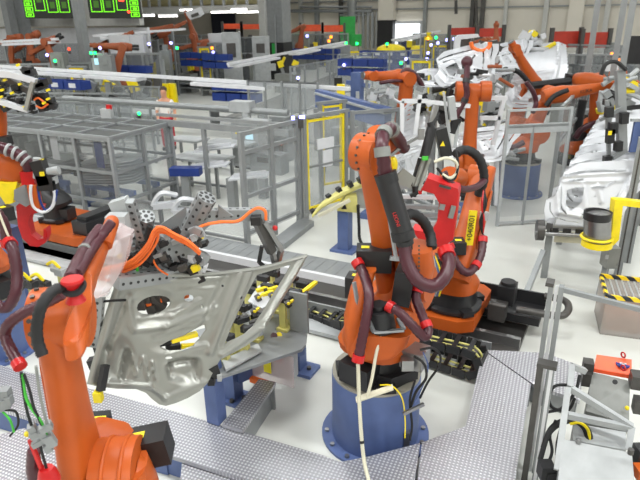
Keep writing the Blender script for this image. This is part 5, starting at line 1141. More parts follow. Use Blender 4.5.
clutter('black cable cluster in the upper centre behind the white shell', (438, 92, 450, 118), 10.8, 10, ('black', 'darksteel'), 6)
clutter('valve cluster beside the free blue pedestal', (490, 140, 508, 160), 11.4, 10, ('rail', 'black', 'lightgrey'), 7)
clutter('silver clamps behind the red welding gun', (395, 180, 425, 205), 8.2, 8, ('rail', 'lightgrey', 'black'), 8)
clutter('control devices at the far right beside the conveyor end', (600, 78, 636, 112), 12.2, 16, ('lightgrey', 'rail', 'black', 'yellow'), 9, sz=(.08, .28))
clutter('clamps on the bench in front of the cabinets at the right', (606, 92, 618, 112), 11, 10, ('black', 'rail', 'yellow'), 10)
t = T('white_tube_frame', 'white square tube frame in the centre around the clamp fixtures', 'frame', A(415, 150, 10))
for a_, b_ in (((402, 101), (428, 101)), ((402, 101), (402, 170)), ((420, 95), (413, 150)), ((428, 102), (470, 106))): MB().bar(A(*a_, 10), A(*b_, 10), .065, .065).build('tube', 'white', t)
t = T('white_stand', 'white stand with angled leg right of the hose robot', 'frame', A(492, 150, 10.6))
for a_, b_ in (((480, 98), (507, 98)), ((504, 98), (493, 145)), ((480, 118), (500, 118)), ((486, 150), (487, 205)), ((497, 150), (496, 205))): MB().bar(A(*a_, 10.6), A(*b_, 10.6), .07, .07).build('tube', 'white', t)
t = T('part_carrier', 'silver part carrier table behind the red welding gun', 'carrier', G(425, 240))
for v in (186, 196, 206, 214): MB().bar(A(398, v, 7.6), A(460, v+2, 7.6), .08, .05).build('bar', 'rail' if v != 196 else 'panelwhite', t)
c_ = A(425, 214, 7.7); MB().box(V((c_.x, c_.y, c_.z/2)), (.9, .4, c_.z-.1), X_).build('base', 'lightgrey', t)
# fence in front of the free pedestal
qa, qb = G(497, 226), G(556, 222)
fence('light grey fence with wide board in front of the free blue pedestal', qa, qb, 2.15, 2, (.05, 1.84, 1), m='lightgrey', w=.05, pane='clearpane')
MB().bar(qa+UP*1.8, qb+UP*1.8, .04, .16).build('wide_board', 'lightgrey', bpy.data.objects['safety_fence.007'])
c_ = qa.lerp(qb, .42); MB().box(c_+UP*.92, (.05, .05, 1.84), (E1, E2, UP)).build('post', 'rail', bpy.data.objects['safety_fence.007'])
fence('glass fence running back beside the left end of the door row', G(548, 214), G(572, 170), 2.1, 3, (.15, 1.4, 1), w=.07)
fence('glass fence frame in front of the upper right robot', G(541, 128), G(590, 133), 2.1, 3, (.15, 1.35, 1), w=.07)
fence('glass fence frame behind the upper right robot', G(553, 98), G(612, 104), 2.3, 3, (.15, 1.4, 1), w=.08)
fence('glass fence at the far right in front of the grey cabinets', G(592, 118), G(640, 124), 2.1, 3, (.15, 1.2, 1), w=.07)
for i, (u0, v0, u1, v1, y, lab) in enumerate(((602, 0, 590, 57, 15, 'tall slim aluminium mast left of the two at the upper right'), (633, 0, 622, 70, 13, 'tall wide aluminium mast at the upper right edge'), (624, 0, 614, 66, 14, 'tall aluminium mast between the other two masts at the upper right'))):
    q = A(u1, v1, y); p_ = A(u0, v0, y); o = MB().box(V((q.x, q.y, p_.z/2+.3)), (.13, .13, p_.z+.6), (E1, E2, UP)).build('mast', 'rail', org=V((q.x, q.y, 0))); tag(o, lab, 'mast', 'aluminium masts')
for i, (u, v, y, w_, h_, m_, lab) in enumerate(((636, 50, 16, .6, .7, 'black', 'black display panel at the upper right edge'), (612, 66, 15, .3, .25, 'white', 'white notice sheet on the far right fence'))):
    p = A(u, v, y); o = MB().box(p, (w_, .06, h_), (E1, E2, UP)).build('notice_board', m_, org=p); tag(o, lab, 'board')
for i, (u, v, w_, h_, lab) in enumerate(((585, 135, .8, .8, 'low grey cabinet behind the right conveyor end'), (622, 118, .7, 1.1, 'white grey cabinet at the right edge behind the masts'), (606, 112, .6, 1.0, 'light grey cabinet left of the masts'), (600, 95, .9, 1.0, 'grey machine housing behind the far right fence'), (636, 135, .5, 1.5, 'white ribbed housing at the right edge'))):
    c_ = G(u, v); t = T('control_cabinet', lab, 'cabinet', c_, 'grey cabinets at the right'); MB().box(c_+UP*h_/2, (w_, .5, h_), (E1, E2, UP)).build('housing', 'lightgrey', t, bevel=.02); MB().box(c_+UP*h_*.75-E2*.26, (w_*.4, .02, h_*.18), (E1, E2, UP)).build('panel', 'darksteel', t)
# ---------- background: far wall, boards, columns, cells ----------
def wp(u, v, off=.35):                   # point of the far wall seen at a pixel
    r_ = ray(u, v); o = V((0, 0, HC)); q = W0-E2*off; s_ = (q-o).dot(E2)/r_.dot(E2); return o+r_*s_
WA = (E1, E2, UP)
for i, (u, w_, m_) in enumerate(((301, .3, 'bulkhead'), (317, .35, 'rail'), (341, .3, 'darksteel'), (425, .3, 'rail'), (472, .35, 'darksteel'), (482, .35, 'darksteel'), (505, .3, 'bulkhead'), (545, .4, 'bulkhead'), (575, 1.2, 'cream'), (606, .4, 'bulkhead'))):
    q = wp(u, 20); structure('pillar', MB().box(V((q.x, q.y, 6)), (w_, .5, 12), WA), m_)
q = wp(387, 20, .6); structure('pillar', MB().box(V((q.x, q.y, 7.4)), (1.5, 1.0, 9.2), WA), 'cream'); structure('pillar', MB().box(V((q.x, q.y, 1.4)), (1.6, 1.1, 2.8), WA), 'black')
for v in (9, 0): q = wp(400, v); structure('trim_1' if v else 'trim_2', MB().box(wallp(8, q.z, .2), (60, .2, .12), WA), 'rail')
for i, (u0, u1, v, r_) in enumerate(((285, 372, 11, .16), (300, 372, 7, .1), (340, 372, 15, .09))):
    a_, b_ = wp(u0, v, .8), wp(u1, v, .8); o = MB().cyl(a_, b_, r_, None, 10).build('wall_pipe', 'rail', org=a_); tag(o, ['thick horizontal pipe on the far wall', 'thin upper horizontal pipe on the far wall', 'short lower horizontal pipe on the far wall'][i], 'pipe', 'pipes on the far wall')
for i, (u, v0, v1) in enumerate(((352, 0, 22), (363, 10, 48), (368, 12, 48), (373, 12, 48), (456, 0, 14), (476, 0, 30))):
    a_, b_ = wp(u, v0, .8), wp(u, v1, .8); o = MB().cyl(a_, b_, .5 if i == 0 else .14, None, 10).build('wall_pipe', 'rail' if i < 4 else 'darksteel', org=b_); tag(o, ['thick vertical duct on the far wall left of the green hose rack', 'first thin riser pipe right of the green hose rack', 'second thin riser pipe right of the green hose rack', 'third thin riser pipe, nearest the dark based pillar', 'short dark riser on the wall right of the bright doorway', 'long dark riser above the red screens'][i], 'pipe', 'pipes on the far wall')
# bright doorway
a_, b_ = wp(394, 50, .3), wp(422, 22, .3); c_ = (a_+b_)/2; w_ = (b_-a_).dot(E1); h_ = abs(b_.z-a_.z)
structure('door_1', MB().box(c_, (w_, .1, h_), WA), 'daylight')
b = MB().box(c_-E1*w_/2-E2*.1, (.25, .2, h_+.2), WA).box(c_+E1*w_/2-E2*.1, (.25, .2, h_+.2), WA).box(c_+UP*h_/2-E2*.1, (w_+.3, .2, .25), WA); structure('trim_3', b, 'white')
for u, v, ww, hh, m_, lab in ((409, 44, 1.5, .6, 'yellow', 'yellow machine seen in the bright doorway'), (403, 46, .9, 1.0, 'navy', 'dark blue trolley in the bright doorway'), (416, 40, .6, 1.2, 'greybox', 'grey unit at the right of the bright doorway')):
    q = wp(u, v, .9); t = T('machine', lab, 'machine', V((q.x, q.y, 0)), 'machines in the doorway'); MB().box(V((q.x, q.y, q.z)), (ww, .5, hh), WA).build('body', m_, t, bevel=.05); MB().box(V((q.x, q.y, q.z/2-hh/4)), (ww*.8, .4, q.z-hh/2), WA).build('base', 'darksteel', t)
q = wp(224, 30, .3); structure('door_2', MB().box(V((q.x, q.y, 2.4)), (3.2, .15, 4.8), WA), 'navyblack')
# mezzanine at the upper left
M0, M1 = A(120, 10, 50), A(266, 9, 44); M0.z = M1.z = 4.0
MB_ = MB().bar(M0, M1, 2.0, .5); structure('wall_mezzanine', MB_, 'bulkhead')
structure('wall_mezzanine_back', MB().bar(M0+E2*1+UP*2.6, M1+E2*1+UP*2.6, .2, 4.6), 'ochre')
b = MB(); n_ = 15
t = T('railing', 'yellowish mezzanine railing with square posts at the top left', 'railing', M0.lerp(M1, .5)-E2*.8)
for i in range(n_): q = M0.lerp(M1, i/(n_-1))-E2*.9; MB().box(q+UP*.9, (.16, .16, 1.4), WA).build('baluster', 'lightgrey', t)
for z in (.8, 1.5): b.bar(M0-E2*.9+UP*z, M1-E2*.9+UP*z, .08, .08)
b.build('handrail', 'lightgrey', t)
for i, (u, v, y, w_) in enumerate(((147, 15.5, 40, 1.0), (168, 16, 40, 1.3), (186, 10, 44, .9), (224, 12, 42, 1.9), (239, 9.5, 42.5, 1.1), (250, 12, 42, 1.9))):
    q = A(u, v, y); t = T('strip_lamp', ['lit strip lamp right of the right green display board', 'second lit strip lamp right of the display board', 'short lit lamp above the white raised panel', 'bright strip lamp above the dark doorway', 'small lit lamp between the two bright strip lamps', 'bright strip lamp left of the big column'][i], 'lamp', q, 'strip lamps under the mezzanine')
    MB().box(q, (w_, .3, .12), WA).build('tube', 'lampwhite', t); MB().box(q+UP*.1, (w_, .35, .08), WA).build('housing', 'white', t)
# grey bulkhead and green display boards
B0_, B1_ = A(-20, 20, 33.5), A(142, 24, 29); z0 = A(60, 26, 31.5).z
B0_.z = B1_.z = 0
dvb = (B1_-B0_); cb2 = (B0_+B1_)/2; axb = (dvb.normalized(), UP.cross(dvb.normalized()), UP)
structure('wall_bulkhead', MB().box(cb2+UP*(z0+2.2), (dvb.length, .3, 4.4), axb), 'bulkhead')
structure('wall_partition', MB().box(cb2+UP*z0*.72+axb[1]*.4, (dvb.length, .2, z0*.5), axb), 'white')
def board(label, pts, y, flip):
    q = A(sum(p[0] for p in pts)/4, sum(p[1] for p in pts)/4, y); t = T('display_board', label, 'display', q, 'green display boards')
    (u0, v0), (u1, v1) = pts[0], pts[2]; bl, br = A(u0, v1, y), A(u1, v1, y); W_ = (br-bl).length; ex_ = (br-bl).normalized(); H_ = W_*.62
    c_ = (bl+br)/2+UP*H_/2; ax = (ex_, UP.cross(ex_), UP); MB().box(c_, (W_, .25, H_), ax).build('housing', 'screenblack', t, bevel=.03)
    for s_ in (-.35, .35): b_ = c_+ex_*W_*s_; MB().box(V((b_.x, b_.y, (c_.z+H_/2+12)/2)), (.08, .08, 12-c_.z-H_/2)).build('hanger_rod', 'rail', t)
    def fr(x, y_, w, h, m_='screengreen', fill=False, nm='screen_graphic'):
        b = MB(); p = bl+ex_*x*W_+UP*y_*H_-ax[1]*.135; tk = .035
        if fill: b.box(p+ex_*w*W_/2+UP*h*H_/2, (w*W_, .01, h*H_), ax)
        else:
            for s in (0, h*H_): b.box(p+ex_*w*W_/2+UP*s, (w*W_+tk, .01, tk), ax)
            for s in (0, w*W_): b.box(p+ex_*s+UP*h*H_/2, (tk, .01, h*H_), ax)
        b.build(nm, m_, t)
    X = lambda x, w: 1-x-w if flip else x
    for k_ in range(5): fr(X(.03, .15), .06+k_*.17, .15, .12); fr(X(.06, .08), .09+k_*.17, .08, .06, fill=True)
    fr(X(.24, .2), .25, .2, .7); fr(X(.29, .1), .5, .1, .25, 'ledred' if flip else 'darkgreen', True)
    for x in (.5, .74): fr(X(x, .2), .2, .2, .42); fr(X(x+.05, .1), .32, .1, .2, 'darkgreen', True)
    if flip: fr(X(.2, .05), .16, .05, .07, 'ledred', True)
board('green lit display board at the upper left corner', [(27, 0), (75, 0), (75, 18.5), (28, 18)], 29.5, False)
board('green lit display board with an orange field, right of the other board', [(91, 0), (142, 0), (142, 18.5), (92, 19)], 28.3, True)
# columns
cq = G(276, 80); cq.z = 0
structure('pillar', MB().box(cq+UP*6+E2*.65, (1.0, 1.0, 12), (E1, E2, UP)), 'rail'); structure('pillar', MB().box(cq+UP*1.05+E2*.65, (1.06, 1.06, 2.1), (E1, E2, UP)), 'black')
structure('pillar', MB().box(cq+UP*6+E2*.1-E1*.72, (.4, .4, 12), (E1, E2, UP)), 'bulkhead')
t = T('green_sign', 'small green sign with pipe on the big column', 'sign', cq+UP*1.6); MB().box(cq+UP*1.75+E2*.08-E1*.1, (.22, .06, .6), WA).build('plate', 'green', t); MB().cyl(cq+UP*1.2+E1*.05+E2*.06, cq+UP*3.6+E1*.05+E2*.06, .05).build('pipe', 'rail', t)
for i, (u, v, y, w_, lab) in enumerate(((84, 46, 26, .34, 0), (17, 10, 31, .7, 0), (8, 10, 30, .4, 0))):
    q = A(u, v, y); structure('pillar', MB().box(V((q.x, q.y, 5)), (w_, w_, 10), WA), 'rail')
# hanging white light rails
def lrail(label, p, q, plates, group='white light rails'):
    t = T('light_rail', label, 'light rail', (p+q)/2, group); MB().bar(p, q, .12, .1).build('rail', 'white', t); d_ = (q-p)
    for f0, f1 in plates: MB().bar(p+d_*f0-UP*.12, p+d_*f1-UP*.12, .55, .1).build('light_plate', 'white', t)
    for f_ in (.15, .85): c_ = p+d_*f_; MB().box(V((c_.x, c_.y, c_.z/2)), (.08, .08, c_.z), WA).build('post', 'rail', t)
lrail('long white light rail running over the aisle above the man', A(-5, 66, 22), A(350, 89, 17), [(.02, .3), (.31, .47), (.62, .81)])
lrail('white light rail rising to the right past the black column base', A(228, 64, 24), A(345, 42, 38), [(.03, .3), (.45, .66), (.78, .96)])
lrail('far white light rail in front of the bright doorway', A(392, 40, 38), A(440, 31, 46), [(.1, .6)])
lrail('white light rail at the left above the fence of the far cells', A(-5, 42, 27), A(58, 39, 25), [(.2, .95)])
lrail('white light rail running under the right display board', A(92, 36, 27), A(185, 29, 30), [(.05, .5)])
# fenced work cells
def cell(label, u0, u1, v, y, h, n=4, seed=0, mats=('greybox', 'darksteel', 'rail', 'black', 'lightgrey', 'yellow', 'navy'), cnt=14):
    random.seed(seed); p = at(u0, v, y, 0); q = at(u1, v, y, 0); t = T('work_cell', label, 'work cell', p.lerp(q, .5), 'distant work cells'); ax = ((q-p).normalized(), UP.cross((q-p).normalized()), UP); L = (q-p).length
    for i in range(n): c_ = p.lerp(q, i/(n-1)); MB().box(c_+UP*h/2, (.1, .1, h), ax).build('post', 'rail', t)
    b = MB()
    for z in (.1, h*.55, h-.05): b.bar(p+UP*z, q+UP*z, .08, .08)
    b.build('rails', 'rail', t)
    for i in range(n-1): c_ = p.lerp(q, (i+.5)/(n-1)); MB().box(c_+UP*h*.55, (L/(n-1)-.1, .02, h*.85), ax).build('pane', 'glassdark', t)
    for i in range(cnt):
        c_ = p.lerp(q, random.random())+ax[1]*random.uniform(.4, 3); hh = random.uniform(.3, h*1.1)*(.6+.4*random.random()); ww = random.uniform(.12, .6)
        m_ = mats[min(len(mats)-1, int(random.random()**1.5*len(mats)))]
        MB().box(c_+UP*hh/2, (ww, random.uniform(.3, .8), hh), ax).box(c_+UP*(hh+.12), (ww*.5, .25, .24), ax).build('equipment', m_, t, bevel=.03)
    return t
cell('fenced work cell at the far left under the grey bulkhead', -10, 92, 74, 25, 2.0, 6, 31, cnt=40)
cell('fenced work cell with blue racks left of the two yellow stands', 92, 162, 72, 27, 2.2, 5, 32, cnt=36)
cell('fenced work cell between the yellow stands and the blue carts', 160, 235, 62, 33, 2.3, 5, 33, cnt=30)
cell('fenced work cell below the left pair of orange screens', 226, 268, 56, 40, 2.3, 4, 34, cnt=14)
cell('fenced work cell below the orange screens right of the big column', 290, 348, 54, 43, 2.3, 4, 35, cnt=26)
cell('grey work cell right of the bright doorway', 425, 462, 66, 33, 2.2, 4, 36, cnt=10)
cell('grey work cell behind the upper right robots', 585, 645, 62, 24, 2.0, 4, 37, cnt=26)
cell('grey work cell in front of the dark red screens', 440, 560, 62, 30, 1.9, 6, 38, mats=('rail', 'panelwhite', 'darksteel', 'black'), cnt=30)
fence('near glass fence left of the aisle below the long light rail', A(2, 110, 17)-UP*0, at(150, 110, 15.6, 0), 1.6, 6, (.15, .9, 1))
fence('second glass fence left of the aisle, further back', at(40, 95, 21, 0), at(160, 95, 19.5, 0), 1.6, 6, (.15, .9, 1))
table('long grey bench in the far left cell row', at(60, 90, 21.5, 0), 4.0, .8, .9); table('long grey bench left of the man', at(125, 90, 19, 0), 3.0, .8, .9)
fence('row of glass fence bays right of the blue bins by the man', at(250, 118, 18, 0), at(318, 112, 17, 0), 1.9, 5, (.15, 1.0, 1))
# rows of slim frames and machine modules between the cells
for i, (u0, u1, v, y, h_, n_, lab) in enumerate(((0, 82, 68, 29, 2.6, 7, 'tall slim frame row behind the far left cell'), (96, 160, 62, 31, 2.6, 6, 'tall slim frame row under the right display board'), (160, 232, 56, 37, 2.6, 6, 'tall slim frame row around the panel robot'), (0, 130, 100, 18.5, 1.5, 8, 'low frame row behind the roofed cage'), (420, 470, 58, 36, 2.4, 5, 'slim frame row right of the bright doorway'), (566, 640, 80, 19, 2.4, 5, 'slim frame row before the dark red screens'))):
    fence(lab, at(u0, v, y, 0), at(u1, v, y-.8, 0), h_, n_, (.1, .9, 1.6, 1), pane='glassdark', group='slim frame rows', m='rail')
random.seed(77)
for i, (u, v, y, lab) in enumerate(((8, 82, 23, 'at the far left edge'), (28, 86, 21.5, 'left of the blue bins with cards'), (92, 88, 20, 'left of the red signal lamp'), (112, 84, 21, 'below the lit screen cabinet'), (140, 80, 22, 'left of the yellow stands'), (186, 66, 31, 'left of the blue bins by the panel robot'), (245, 56, 35, 'under the left orange screens'), (285, 66, 30, 'right of the black column base'), (310, 50, 42, 'under the right orange screens'), (350, 90, 20, 'behind the blue fixture column'), (395, 80, 22, 'behind the robot reaching left'), (440, 70, 26, 'left of the white door shell'), (570, 85, 19, 'behind the upper right fence'), (620, 90, 17, 'in front of the black display panel'))):
    c_ = at(u, v, y, 0); t = T('machine_module', f'grey machine module with dark fittings {lab}', 'machine', c_, 'grey machine modules')
    MB().box(c_+UP*.45, (.9, .6, .9), WA).build('base', 'greybox', t, bevel=.03)
    for k_ in range(7): MB().box(c_+V((random.uniform(-.7, .7), random.uniform(-.3, .3), random.uniform(.7, 1.6))), (random.uniform(.1, .4), .2, random.uniform(.1, .5)), axes((1, 0, random.choice((0, 0, .3, -.5))))).build('fitting', random.choice(('darksteel', 'black', 'rail', 'lightgrey', 'rail', 'yellow')), t, bevel=.01)
# screens
for i, (u0, u1, v0, v1, y, m_, lab) in enumerate(((224, 240, 23.5, 29, 41, 'signal', 'orange screen left of the big column, left one of the pair'), (243, 261, 24, 29.5, 41, 'signal', 'orange screen left of the big column, right one of the pair'), (302, 321, 24.5, 31.5, 44, 'signal', 'orange screen right of the big column, left one of the pair'), (324, 343, 25, 32, 44, 'signal', 'orange screen right of the big column, right one of the pair'), (451, 475, 27.5, 35, 31, 'red', 'dark red screen right of the bright doorway'), (479, 502, 28, 37, 30, 'red', 'dark red screen behind the far orange robot'), (552.5, 579, 31, 48, 26, 'red', 'dark red screen at the right, left one of the pair'), (583, 608, 32, 48, 25.6, 'red', 'dark red screen at the right, right one of the pair'))):
    p, q = A(u0, v1, y), A(u1, v0, y); c_ = (p+q)/2; w_ = q.x-p.x; h_ = q.z-p.z; t = T('welding_screen', lab, 'screen', V((c_.x, c_.y, 0)), 'coloured welding screens'); MB().box(c_, (w_, .06, h_)).build('curtain', m_ if i < 4 else 'screenred', t)
    for s in (-1, 1): x_ = c_.x+s*(w_/2+.1); MB().box(V((x_, c_.y, (q.z+.15)/2)), (.16, .16, q.z+.15)).build('post', 'darksteel', t)
# distant robots
GB = 'distant orange robots'
for i, (u, y, zb, yaw, a2, a3, lab) in enumerate(((17, 28, 1.0, 150, -20, -10, 'distant orange robot at the far left, leftmost of its row'), (38, 28, 1.0, 170, -10, -30, 'distant orange robot at the far left, second of its row'), (64, 25, .9, 160, 15, -22, 'distant orange robot below the left display board'), (99, 27.5, .6, 20, 0, 22, 'distant orange robot behind the thin left column'), (120, 25.2, .7, 190, -25, 5, 'distant orange robot reaching left below the right display board'), (143, 31, 1.0, 30, 0, 12, 'distant orange robot right of the right display board'), (163, 32, .9, 10, -10, 25, 'distant orange robot above the yellow stands'), (205, 33, .7, 175, 10, 75, 'distant orange robot raising a white panel'), (196, 33, .6, 200, -40, -10, 'distant orange robot bending low beside the panel robot'), (304, 42, .8, 200, -10, -20, 'distant orange robot right of the big column'), (500, 24, 1.2, 120, 0, 85, 'distant orange robot standing upright before the dark red screens'), (487, 25, 1.2, 160, -15, -10, 'distant orange robot left of the upright one'))):
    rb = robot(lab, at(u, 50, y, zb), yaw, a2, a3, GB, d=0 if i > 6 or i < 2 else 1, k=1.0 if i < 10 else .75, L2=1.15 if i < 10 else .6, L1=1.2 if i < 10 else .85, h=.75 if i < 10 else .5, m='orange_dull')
    MB().box(at(u, 50, y, zb/2), (.6, .6, zb-.01), WA).build('plinth', 'greybox', rb['root'])
    if i == 7:
        q = A(194, 13.5, 32.5); t = T('held_panel', 'white panel raised by the distant robot', 'panel', q); MB().prism([A(u_, v_, 32.5) for u_, v_ in ((185, 12), (201, 7), (204, 14), (200, 17), (190, 20))], (0, .1, 0)).build('sheet', 'panelwhite', t); MB().box(A(195, 15, 32.4), (.4, .1, .15), axes((1, 0, .3))).build('clamp', 'darksteel', t)
# blue bins, yellow stands and carts
def bins(lab, u, v, y, n, rows=1, w_=.6, face=False):
    for i in range(n):
        for r in range(rows):
            c_ = A(u, v, y)+E1*(i-(n-1)/2)*(w_+.06)+UP*r*.36; t = T('blue_bin', f'blue bin {lab}, {ORD[i] if i else "leftmost"}{" from left" if i else ""}{", upper" if r and rows > 1 else (", lower" if rows > 1 else "")}', 'bin', c_, 'blue bins')
            b = MB().box(c_-UP*.12, (w_, .4, .03), WA)
            for s in (-1, 1): b.box(c_+E1*s*w_/2, (.03, .4, .27), WA).box(c_+E2*s*.2, (w_, .03, .27), WA)
            b.build('tray', 'navy', t)
            if face: MB().box(c_-E2*.22, (w_*.4, .02, .14), WA).build('card', 'white', t)
def rack(lab, u, v, y, w_, h_):
    c_ = at(u, v, y, 0); t = T('bin_rack', lab, 'rack', c_, 'bin racks'); b = MB()
    MB().box(c_+UP*h_, (w_, .6, .05), WA).box(c_+UP*.3, (w_, .6, .05), WA).build('shelf', 'rail', t)
    for s in (-1, 1): MB().box(c_+E1*s*w_/2+UP*h_/2, (.06, .5, h_), WA).build('upright', 'rail', t)
bins('beside the dark lane behind the man', 237, 97, 20.5, 3, 2, .55); rack('rack under the blue bins behind the man', 237, 103, 20.5, 2.0, .6)
bins('on the cart by the panel robot', 199, 63, 30, 3, 2, .6); bins('on the cart near the dark lane', 218, 65, 29, 2, 2, .7)
rack('rack under the blue bins on the left cart', 199, 70, 30, 2.2, .5); rack('rack under the blue bins beside the dark lane', 218, 72, 29, 1.7, .5)
bins('with white card at the far left', 60, 84, 20, 3, 1, .75, True); bins('in the cell left of the yellow stands', 132, 69, 25.5, 2, 1, .9); bins('right of the black column base', 315, 57, 39, 4, 2, .8); bins('beside the yellow domed cart', 385, 61, 31, 4, 2, .62, True); bins('in the bay left of the blue beam', 362, 72, 24, 3, 2, .6)
for i, u in enumerate((162.5, 169.5)):
    c_ = at(u, 70, 25.5, 0); t = T('yellow_stand', ['yellow stand left of the other yellow stand in the back', 'yellow stand right of the other yellow stand in the back'][i], 'stand', c_, 'yellow stands'); MB().prism([c_-E1*.22+UP*.1, c_+E1*.22+UP*.1, c_+E1*.18+UP*1.0, c_-E1*.22+UP*1.0], (0, .3, 0)).build('body', 'yellow', t, bevel=.02); MB().box(c_+UP*.05, (.5, .5, .1), WA).build('foot', 'darksteel', t)
for i, (u, v, y) in enumerate(((391, 50, 36), (419, 51, 38))):
    c_ = A(u, v, y); t = T('dome_cart', ['cart with yellow domed cover left of the doorway', 'cart with yellow domed cover right of the doorway'][i], 'cart', V((c_.x, c_.y, 0)), 'domed carts'); MB().loft([(c_-UP*.15, V((.95 if i == 0 else .6, 0, 0)), V((0, .5, 0))), (c_+UP*.15, V((.8 if i == 0 else .5, 0, 0)), V((0, .45, 0))), (c_+UP*.32, V((.4, 0, 0)), V((0, .3, 0)))], 16, 2.2).build('cover', 'yellow', t); MB().box(V((c_.x, c_.y, c_.z/2-.1)), (1.5 if i == 0 else 1.0, .7, c_.z-.25)).build('body', 'navy', t, bevel=.03)
c_ = at(355, 48, 50, 0); t = T('hose_rack', 'rack with green hoses and a yellow base before the far wall', 'rack', c_); MB().box(c_+UP*.5, (3.6, .8, .3)).build('base', 'yellow', t); MB().box(c_+UP*2.2-V((.6, 0, 0)), (1.2, .4, 2.2)).box(c_+UP*1.5-V((-.1, .2, 0)), (.8, .4, .9)).build('green_hoses', 'green', t, bevel=.1)
b = MB()
for i in range(5): b.box(c_+UP*1.9+V((.3+i*.35, 0, 0)), (.08, .08, 3.4))
b.build('uprights', 'rail', t)
yellowgate('yellow framed gate among the far cells left of the dark column', at(73, 85, 22.5, 0), at(86, 85, 22.3, 0), 2.0, .14); yellowgate('yellow framed gate in front of the distant panel robot', at(201, 62, 30, 0), at(210, 62, 29.8, 0), 2.2, .16); yellowgate('yellow framed gate left of the white door shell', at(412, 80, 24, 0), at(429, 80, 23.8, 0), 1.9, .14); yellowgate('yellow framed gate in the grey cell right of the doorway', at(433, 62, 32, 0), at(446, 62, 31.8, 0), 2.0, .14)
for i, (u, v, w_, h_, y, m_) in enumerate(((100, 61, .5, .6, 24.5, 'screen'), (60, 63, .5, .8, 24, 'greybox'), (107, 62, .5, .5, 24.3, 'rail'), (232, 50, .9, 1.7, 31, 'lightgrey'), (261, 48, .9, 1.2, 33, 'lightgrey'), (133, 44, 1.1, .7, 27.5, 'panelwhite'), (121, 42, .9, .6, 27.4, 'panelwhite'), (220, 42, 1.2, .9, 34, 'panelwhite'), (338, 55, 1.6, 1.2, 40, 'rail'))):
    c_ = A(u, v, y); t = T('machine_cabinet', ['cabinet with lit screen beside the green lamps', 'grey cabinet left of the yellow gate in the far cells', 'light cabinet right of the green lamps', 'light cabinet at the corner of the cell by the blue carts', 'light cabinet left of the big column', 'large white panel stack in the far cell', 'second white panel stack left of the large one', 'white panel stack in the cell of the panel robot', 'grey machine behind the right end of the rising light rail'][i], 'cabinet', V((c_.x, c_.y, 0)), 'distant cabinets'); MB().box(V((c_.x, c_.y, (c_.z+h_/2)/2)), (w_, .5, c_.z+h_/2)).build('housing', 'lightgrey' if m_ == 'screen' else m_, t, bevel=.04); MB().box(c_-V((0, .27, 0)), (w_*.5, .03, h_*.4)).build('panel', m_ if m_ == 'screen' else 'darksteel' if m_ == 'lightgrey' else m_, t)
# signal lamps
LED = [(95, 53, 24, 'green'), (91, 53, 24, 'green'), (55, 61, 23, 'green'), (47, 55, 24, 'blue'), (100, 48, 24, 'blue'), (69, 49, 25, 'red'), (149, 44, 27, 'blue'), (171, 43, 28, 'blue'), (177, 48, 28, 'green'), (212, 48, 29, 'orange'), (213, 52, 29, 'blue'), (302, 34, 42, 'green'), (346, 43, 41, 'green'), (331, 37, 41, 'orange'), (329, 41, 41, 'orange'), (357, 43.5, 46, 'green'), (387, 44, 34, 'green'), (436, 37.5, 32, 'green'), (428, 38.5, 32, 'orange'), (447, 40, 31, 'blue'), (438, 43, 31, 'blue'), (431, 45, 31, 'blue'), (454, 39, 30, 'blue'), (428, 53, 30, 'blue'), (406, 59, 29, 'blue'), (401, 63, 28, 'green'), (454, 58, 22, 'green'), (427, 59, 27, 'blue'), (139, 113.5, 15, 'green'), (298, 78, 20, 'blue'), (300, 143, 10.9, 'orange'), (281, 143, 11, 'orange'), (612, 54, 22, 'orange'), (619, 60, 20, 'orange'), (307, 36, 41, 'blue'), (344, 65, 24, 'blue')]
near = {'green': 'ledgreen', 'blue': 'ledblue', 'orange': 'ledorange', 'red': 'ledred'}
PL = lambda u, v: ('at the far left' if u < 80 else 'under the right display board' if u < 125 else 'left of the blue carts' if u < 185 else 'by the panel robot' if u < 230 else 'right of the big column' if u < 315 else 'under the orange screens' if u < 350 else 'left of the doorway' if u < 395 else 'right of the doorway' if u < 460 else 'at the upper right') if v < 75 else 'in the middle of the hall'
seen = {}
for u, v, y, c_ in LED:
    k_ = (c_, PL(u, v)); seen[k_] = seen.get(k_, 0)+1; nth = ['first', 'second', 'third', 'fourth', 'fifth', 'sixth', 'seventh', 'eighth'][seen[k_]-1]
    p = A(u, v, y); r_ = .0021*y+.012; t = T('signal_lamp', f'small glowing {c_} signal lamp {k_[1]}, {nth} one named there', 'lamp', p, 'small signal lamps'); MB().ball(p, r_, n=8).build('lens', near[c_], t); MB().box(p-UP*(r_+.06), (.08, .08, .12)).build('socket', 'darksteel', t)
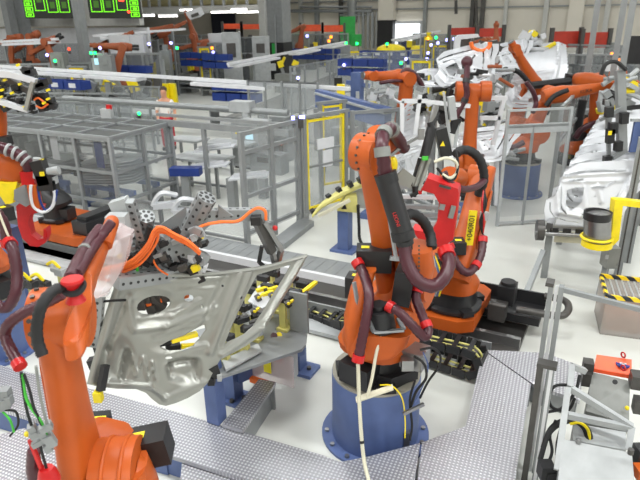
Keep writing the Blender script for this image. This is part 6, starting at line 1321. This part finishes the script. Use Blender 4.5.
# ---------- man in the aisle ----------
mf = G(170, 149); mf.z = 0; mf = at(170, 149, mf.y, 0)
t = T('person', 'man with short brown hair in a light shirt and red trousers walking in the aisle', 'person', mf)
me = bpy.data.meshes.new('body'); F = V((.1, -1, 0)).normalized(); Sx = V((1, .1, 0)).normalized()
J = [((0, .0, .95), .13), ((0, 0, 1.15), .14), ((0, 0, 1.36), .16), ((0, 0, 1.5), .065), ((0, .03, 1.6), .085), ((0, .03, 1.7), .095), ((0, .02, 1.77), .06),
     ((-.1, 0, .88), .095), ((-.12, .05, .5), .065), ((-.13, .0, .08), .05), ((-.13, .14, .04), .04), ((.1, 0, .88), .095), ((.12, -.02, .5), .065), ((.13, -.1, .08), .05), ((.13, .04, .04), .04),
     ((-.19, 0, 1.4), .065), ((-.25, .0, 1.14), .048), ((-.22, .16, .95), .038), ((-.2, .24, .9), .035), ((.19, 0, 1.4), .065), ((.26, -.02, 1.14), .048), ((.26, .08, .92), .038), ((.26, .12, .84), .035)]
ED = [(0, 1), (1, 2), (2, 3), (3, 4), (4, 5), (5, 6), (0, 7), (7, 8), (8, 9), (9, 10), (0, 11), (11, 12), (12, 13), (13, 14), (2, 15), (15, 16), (16, 17), (17, 18), (2, 19), (19, 20), (20, 21), (21, 22)]
def skin(name, idx, m_, grow, parent, lv=2):
    mp = {j: i for i, j in enumerate(idx)}; me = bpy.data.meshes.new(name)
    me.from_pydata([Sx*J[j][0][0]+F*J[j][0][1]+UP*J[j][0][2] for j in idx], [(mp[a_], mp[b_]) for a_, b_ in ED if a_ in mp and b_ in mp], [])
    o = bpy.data.objects.new(name, me); C.objects.link(o); o.parent = parent; ORG[o.name] = ORG[parent.name]; me.materials.append(MATS[m_])
    sk = o.modifiers.new('skin', 'SKIN'); sk.use_smooth_shade = True
    lay = me.skin_vertices[0].data if me.skin_vertices else None
    if lay is None: me.skin_vertices.new() if hasattr(me.skin_vertices, 'new') else None; lay = me.skin_vertices[0].data
    for i, j in enumerate(idx): lay[i].radius = (J[j][1]+grow, J[j][1]*(.8 if j in (1, 2, 0) else 1)+grow)
    lay[0].use_root = True; s_ = o.modifiers.new('sub', 'SUBSURF'); s_.levels = lv; s_.render_levels = lv; return o
bd = skin('body', list(range(len(J))), 'skin', 0, t)
skin('shirt', [1, 0, 2, 15, 16, 19, 20], 'shirt', .018, t); skin('trousers', [0, 7, 8, 9, 11, 12, 13], 'redcloth', .016, t)
hd = mf+Sx*0+F*.0+UP*1.71
MB().ball(hd+UP*.035-F*.015, .104, (1, 1, .95), 12).build('hair', 'hair', t)
b = MB().ball(hd+F*.125-UP*.02, .018).ball(hd+F*.11+Sx*.04+UP*.01, .012).ball(hd+F*.11-Sx*.04+UP*.01, .012); b.build('face_features', 'skin', t)
for s_ in (-1, 1): MB().box(mf+Sx*.13*s_+F*(.08 if s_ < 0 else -.02)+UP*.045, (.1, .27, .09), (Sx, F, UP)).build('shoe', 'black', t, bevel=.02)
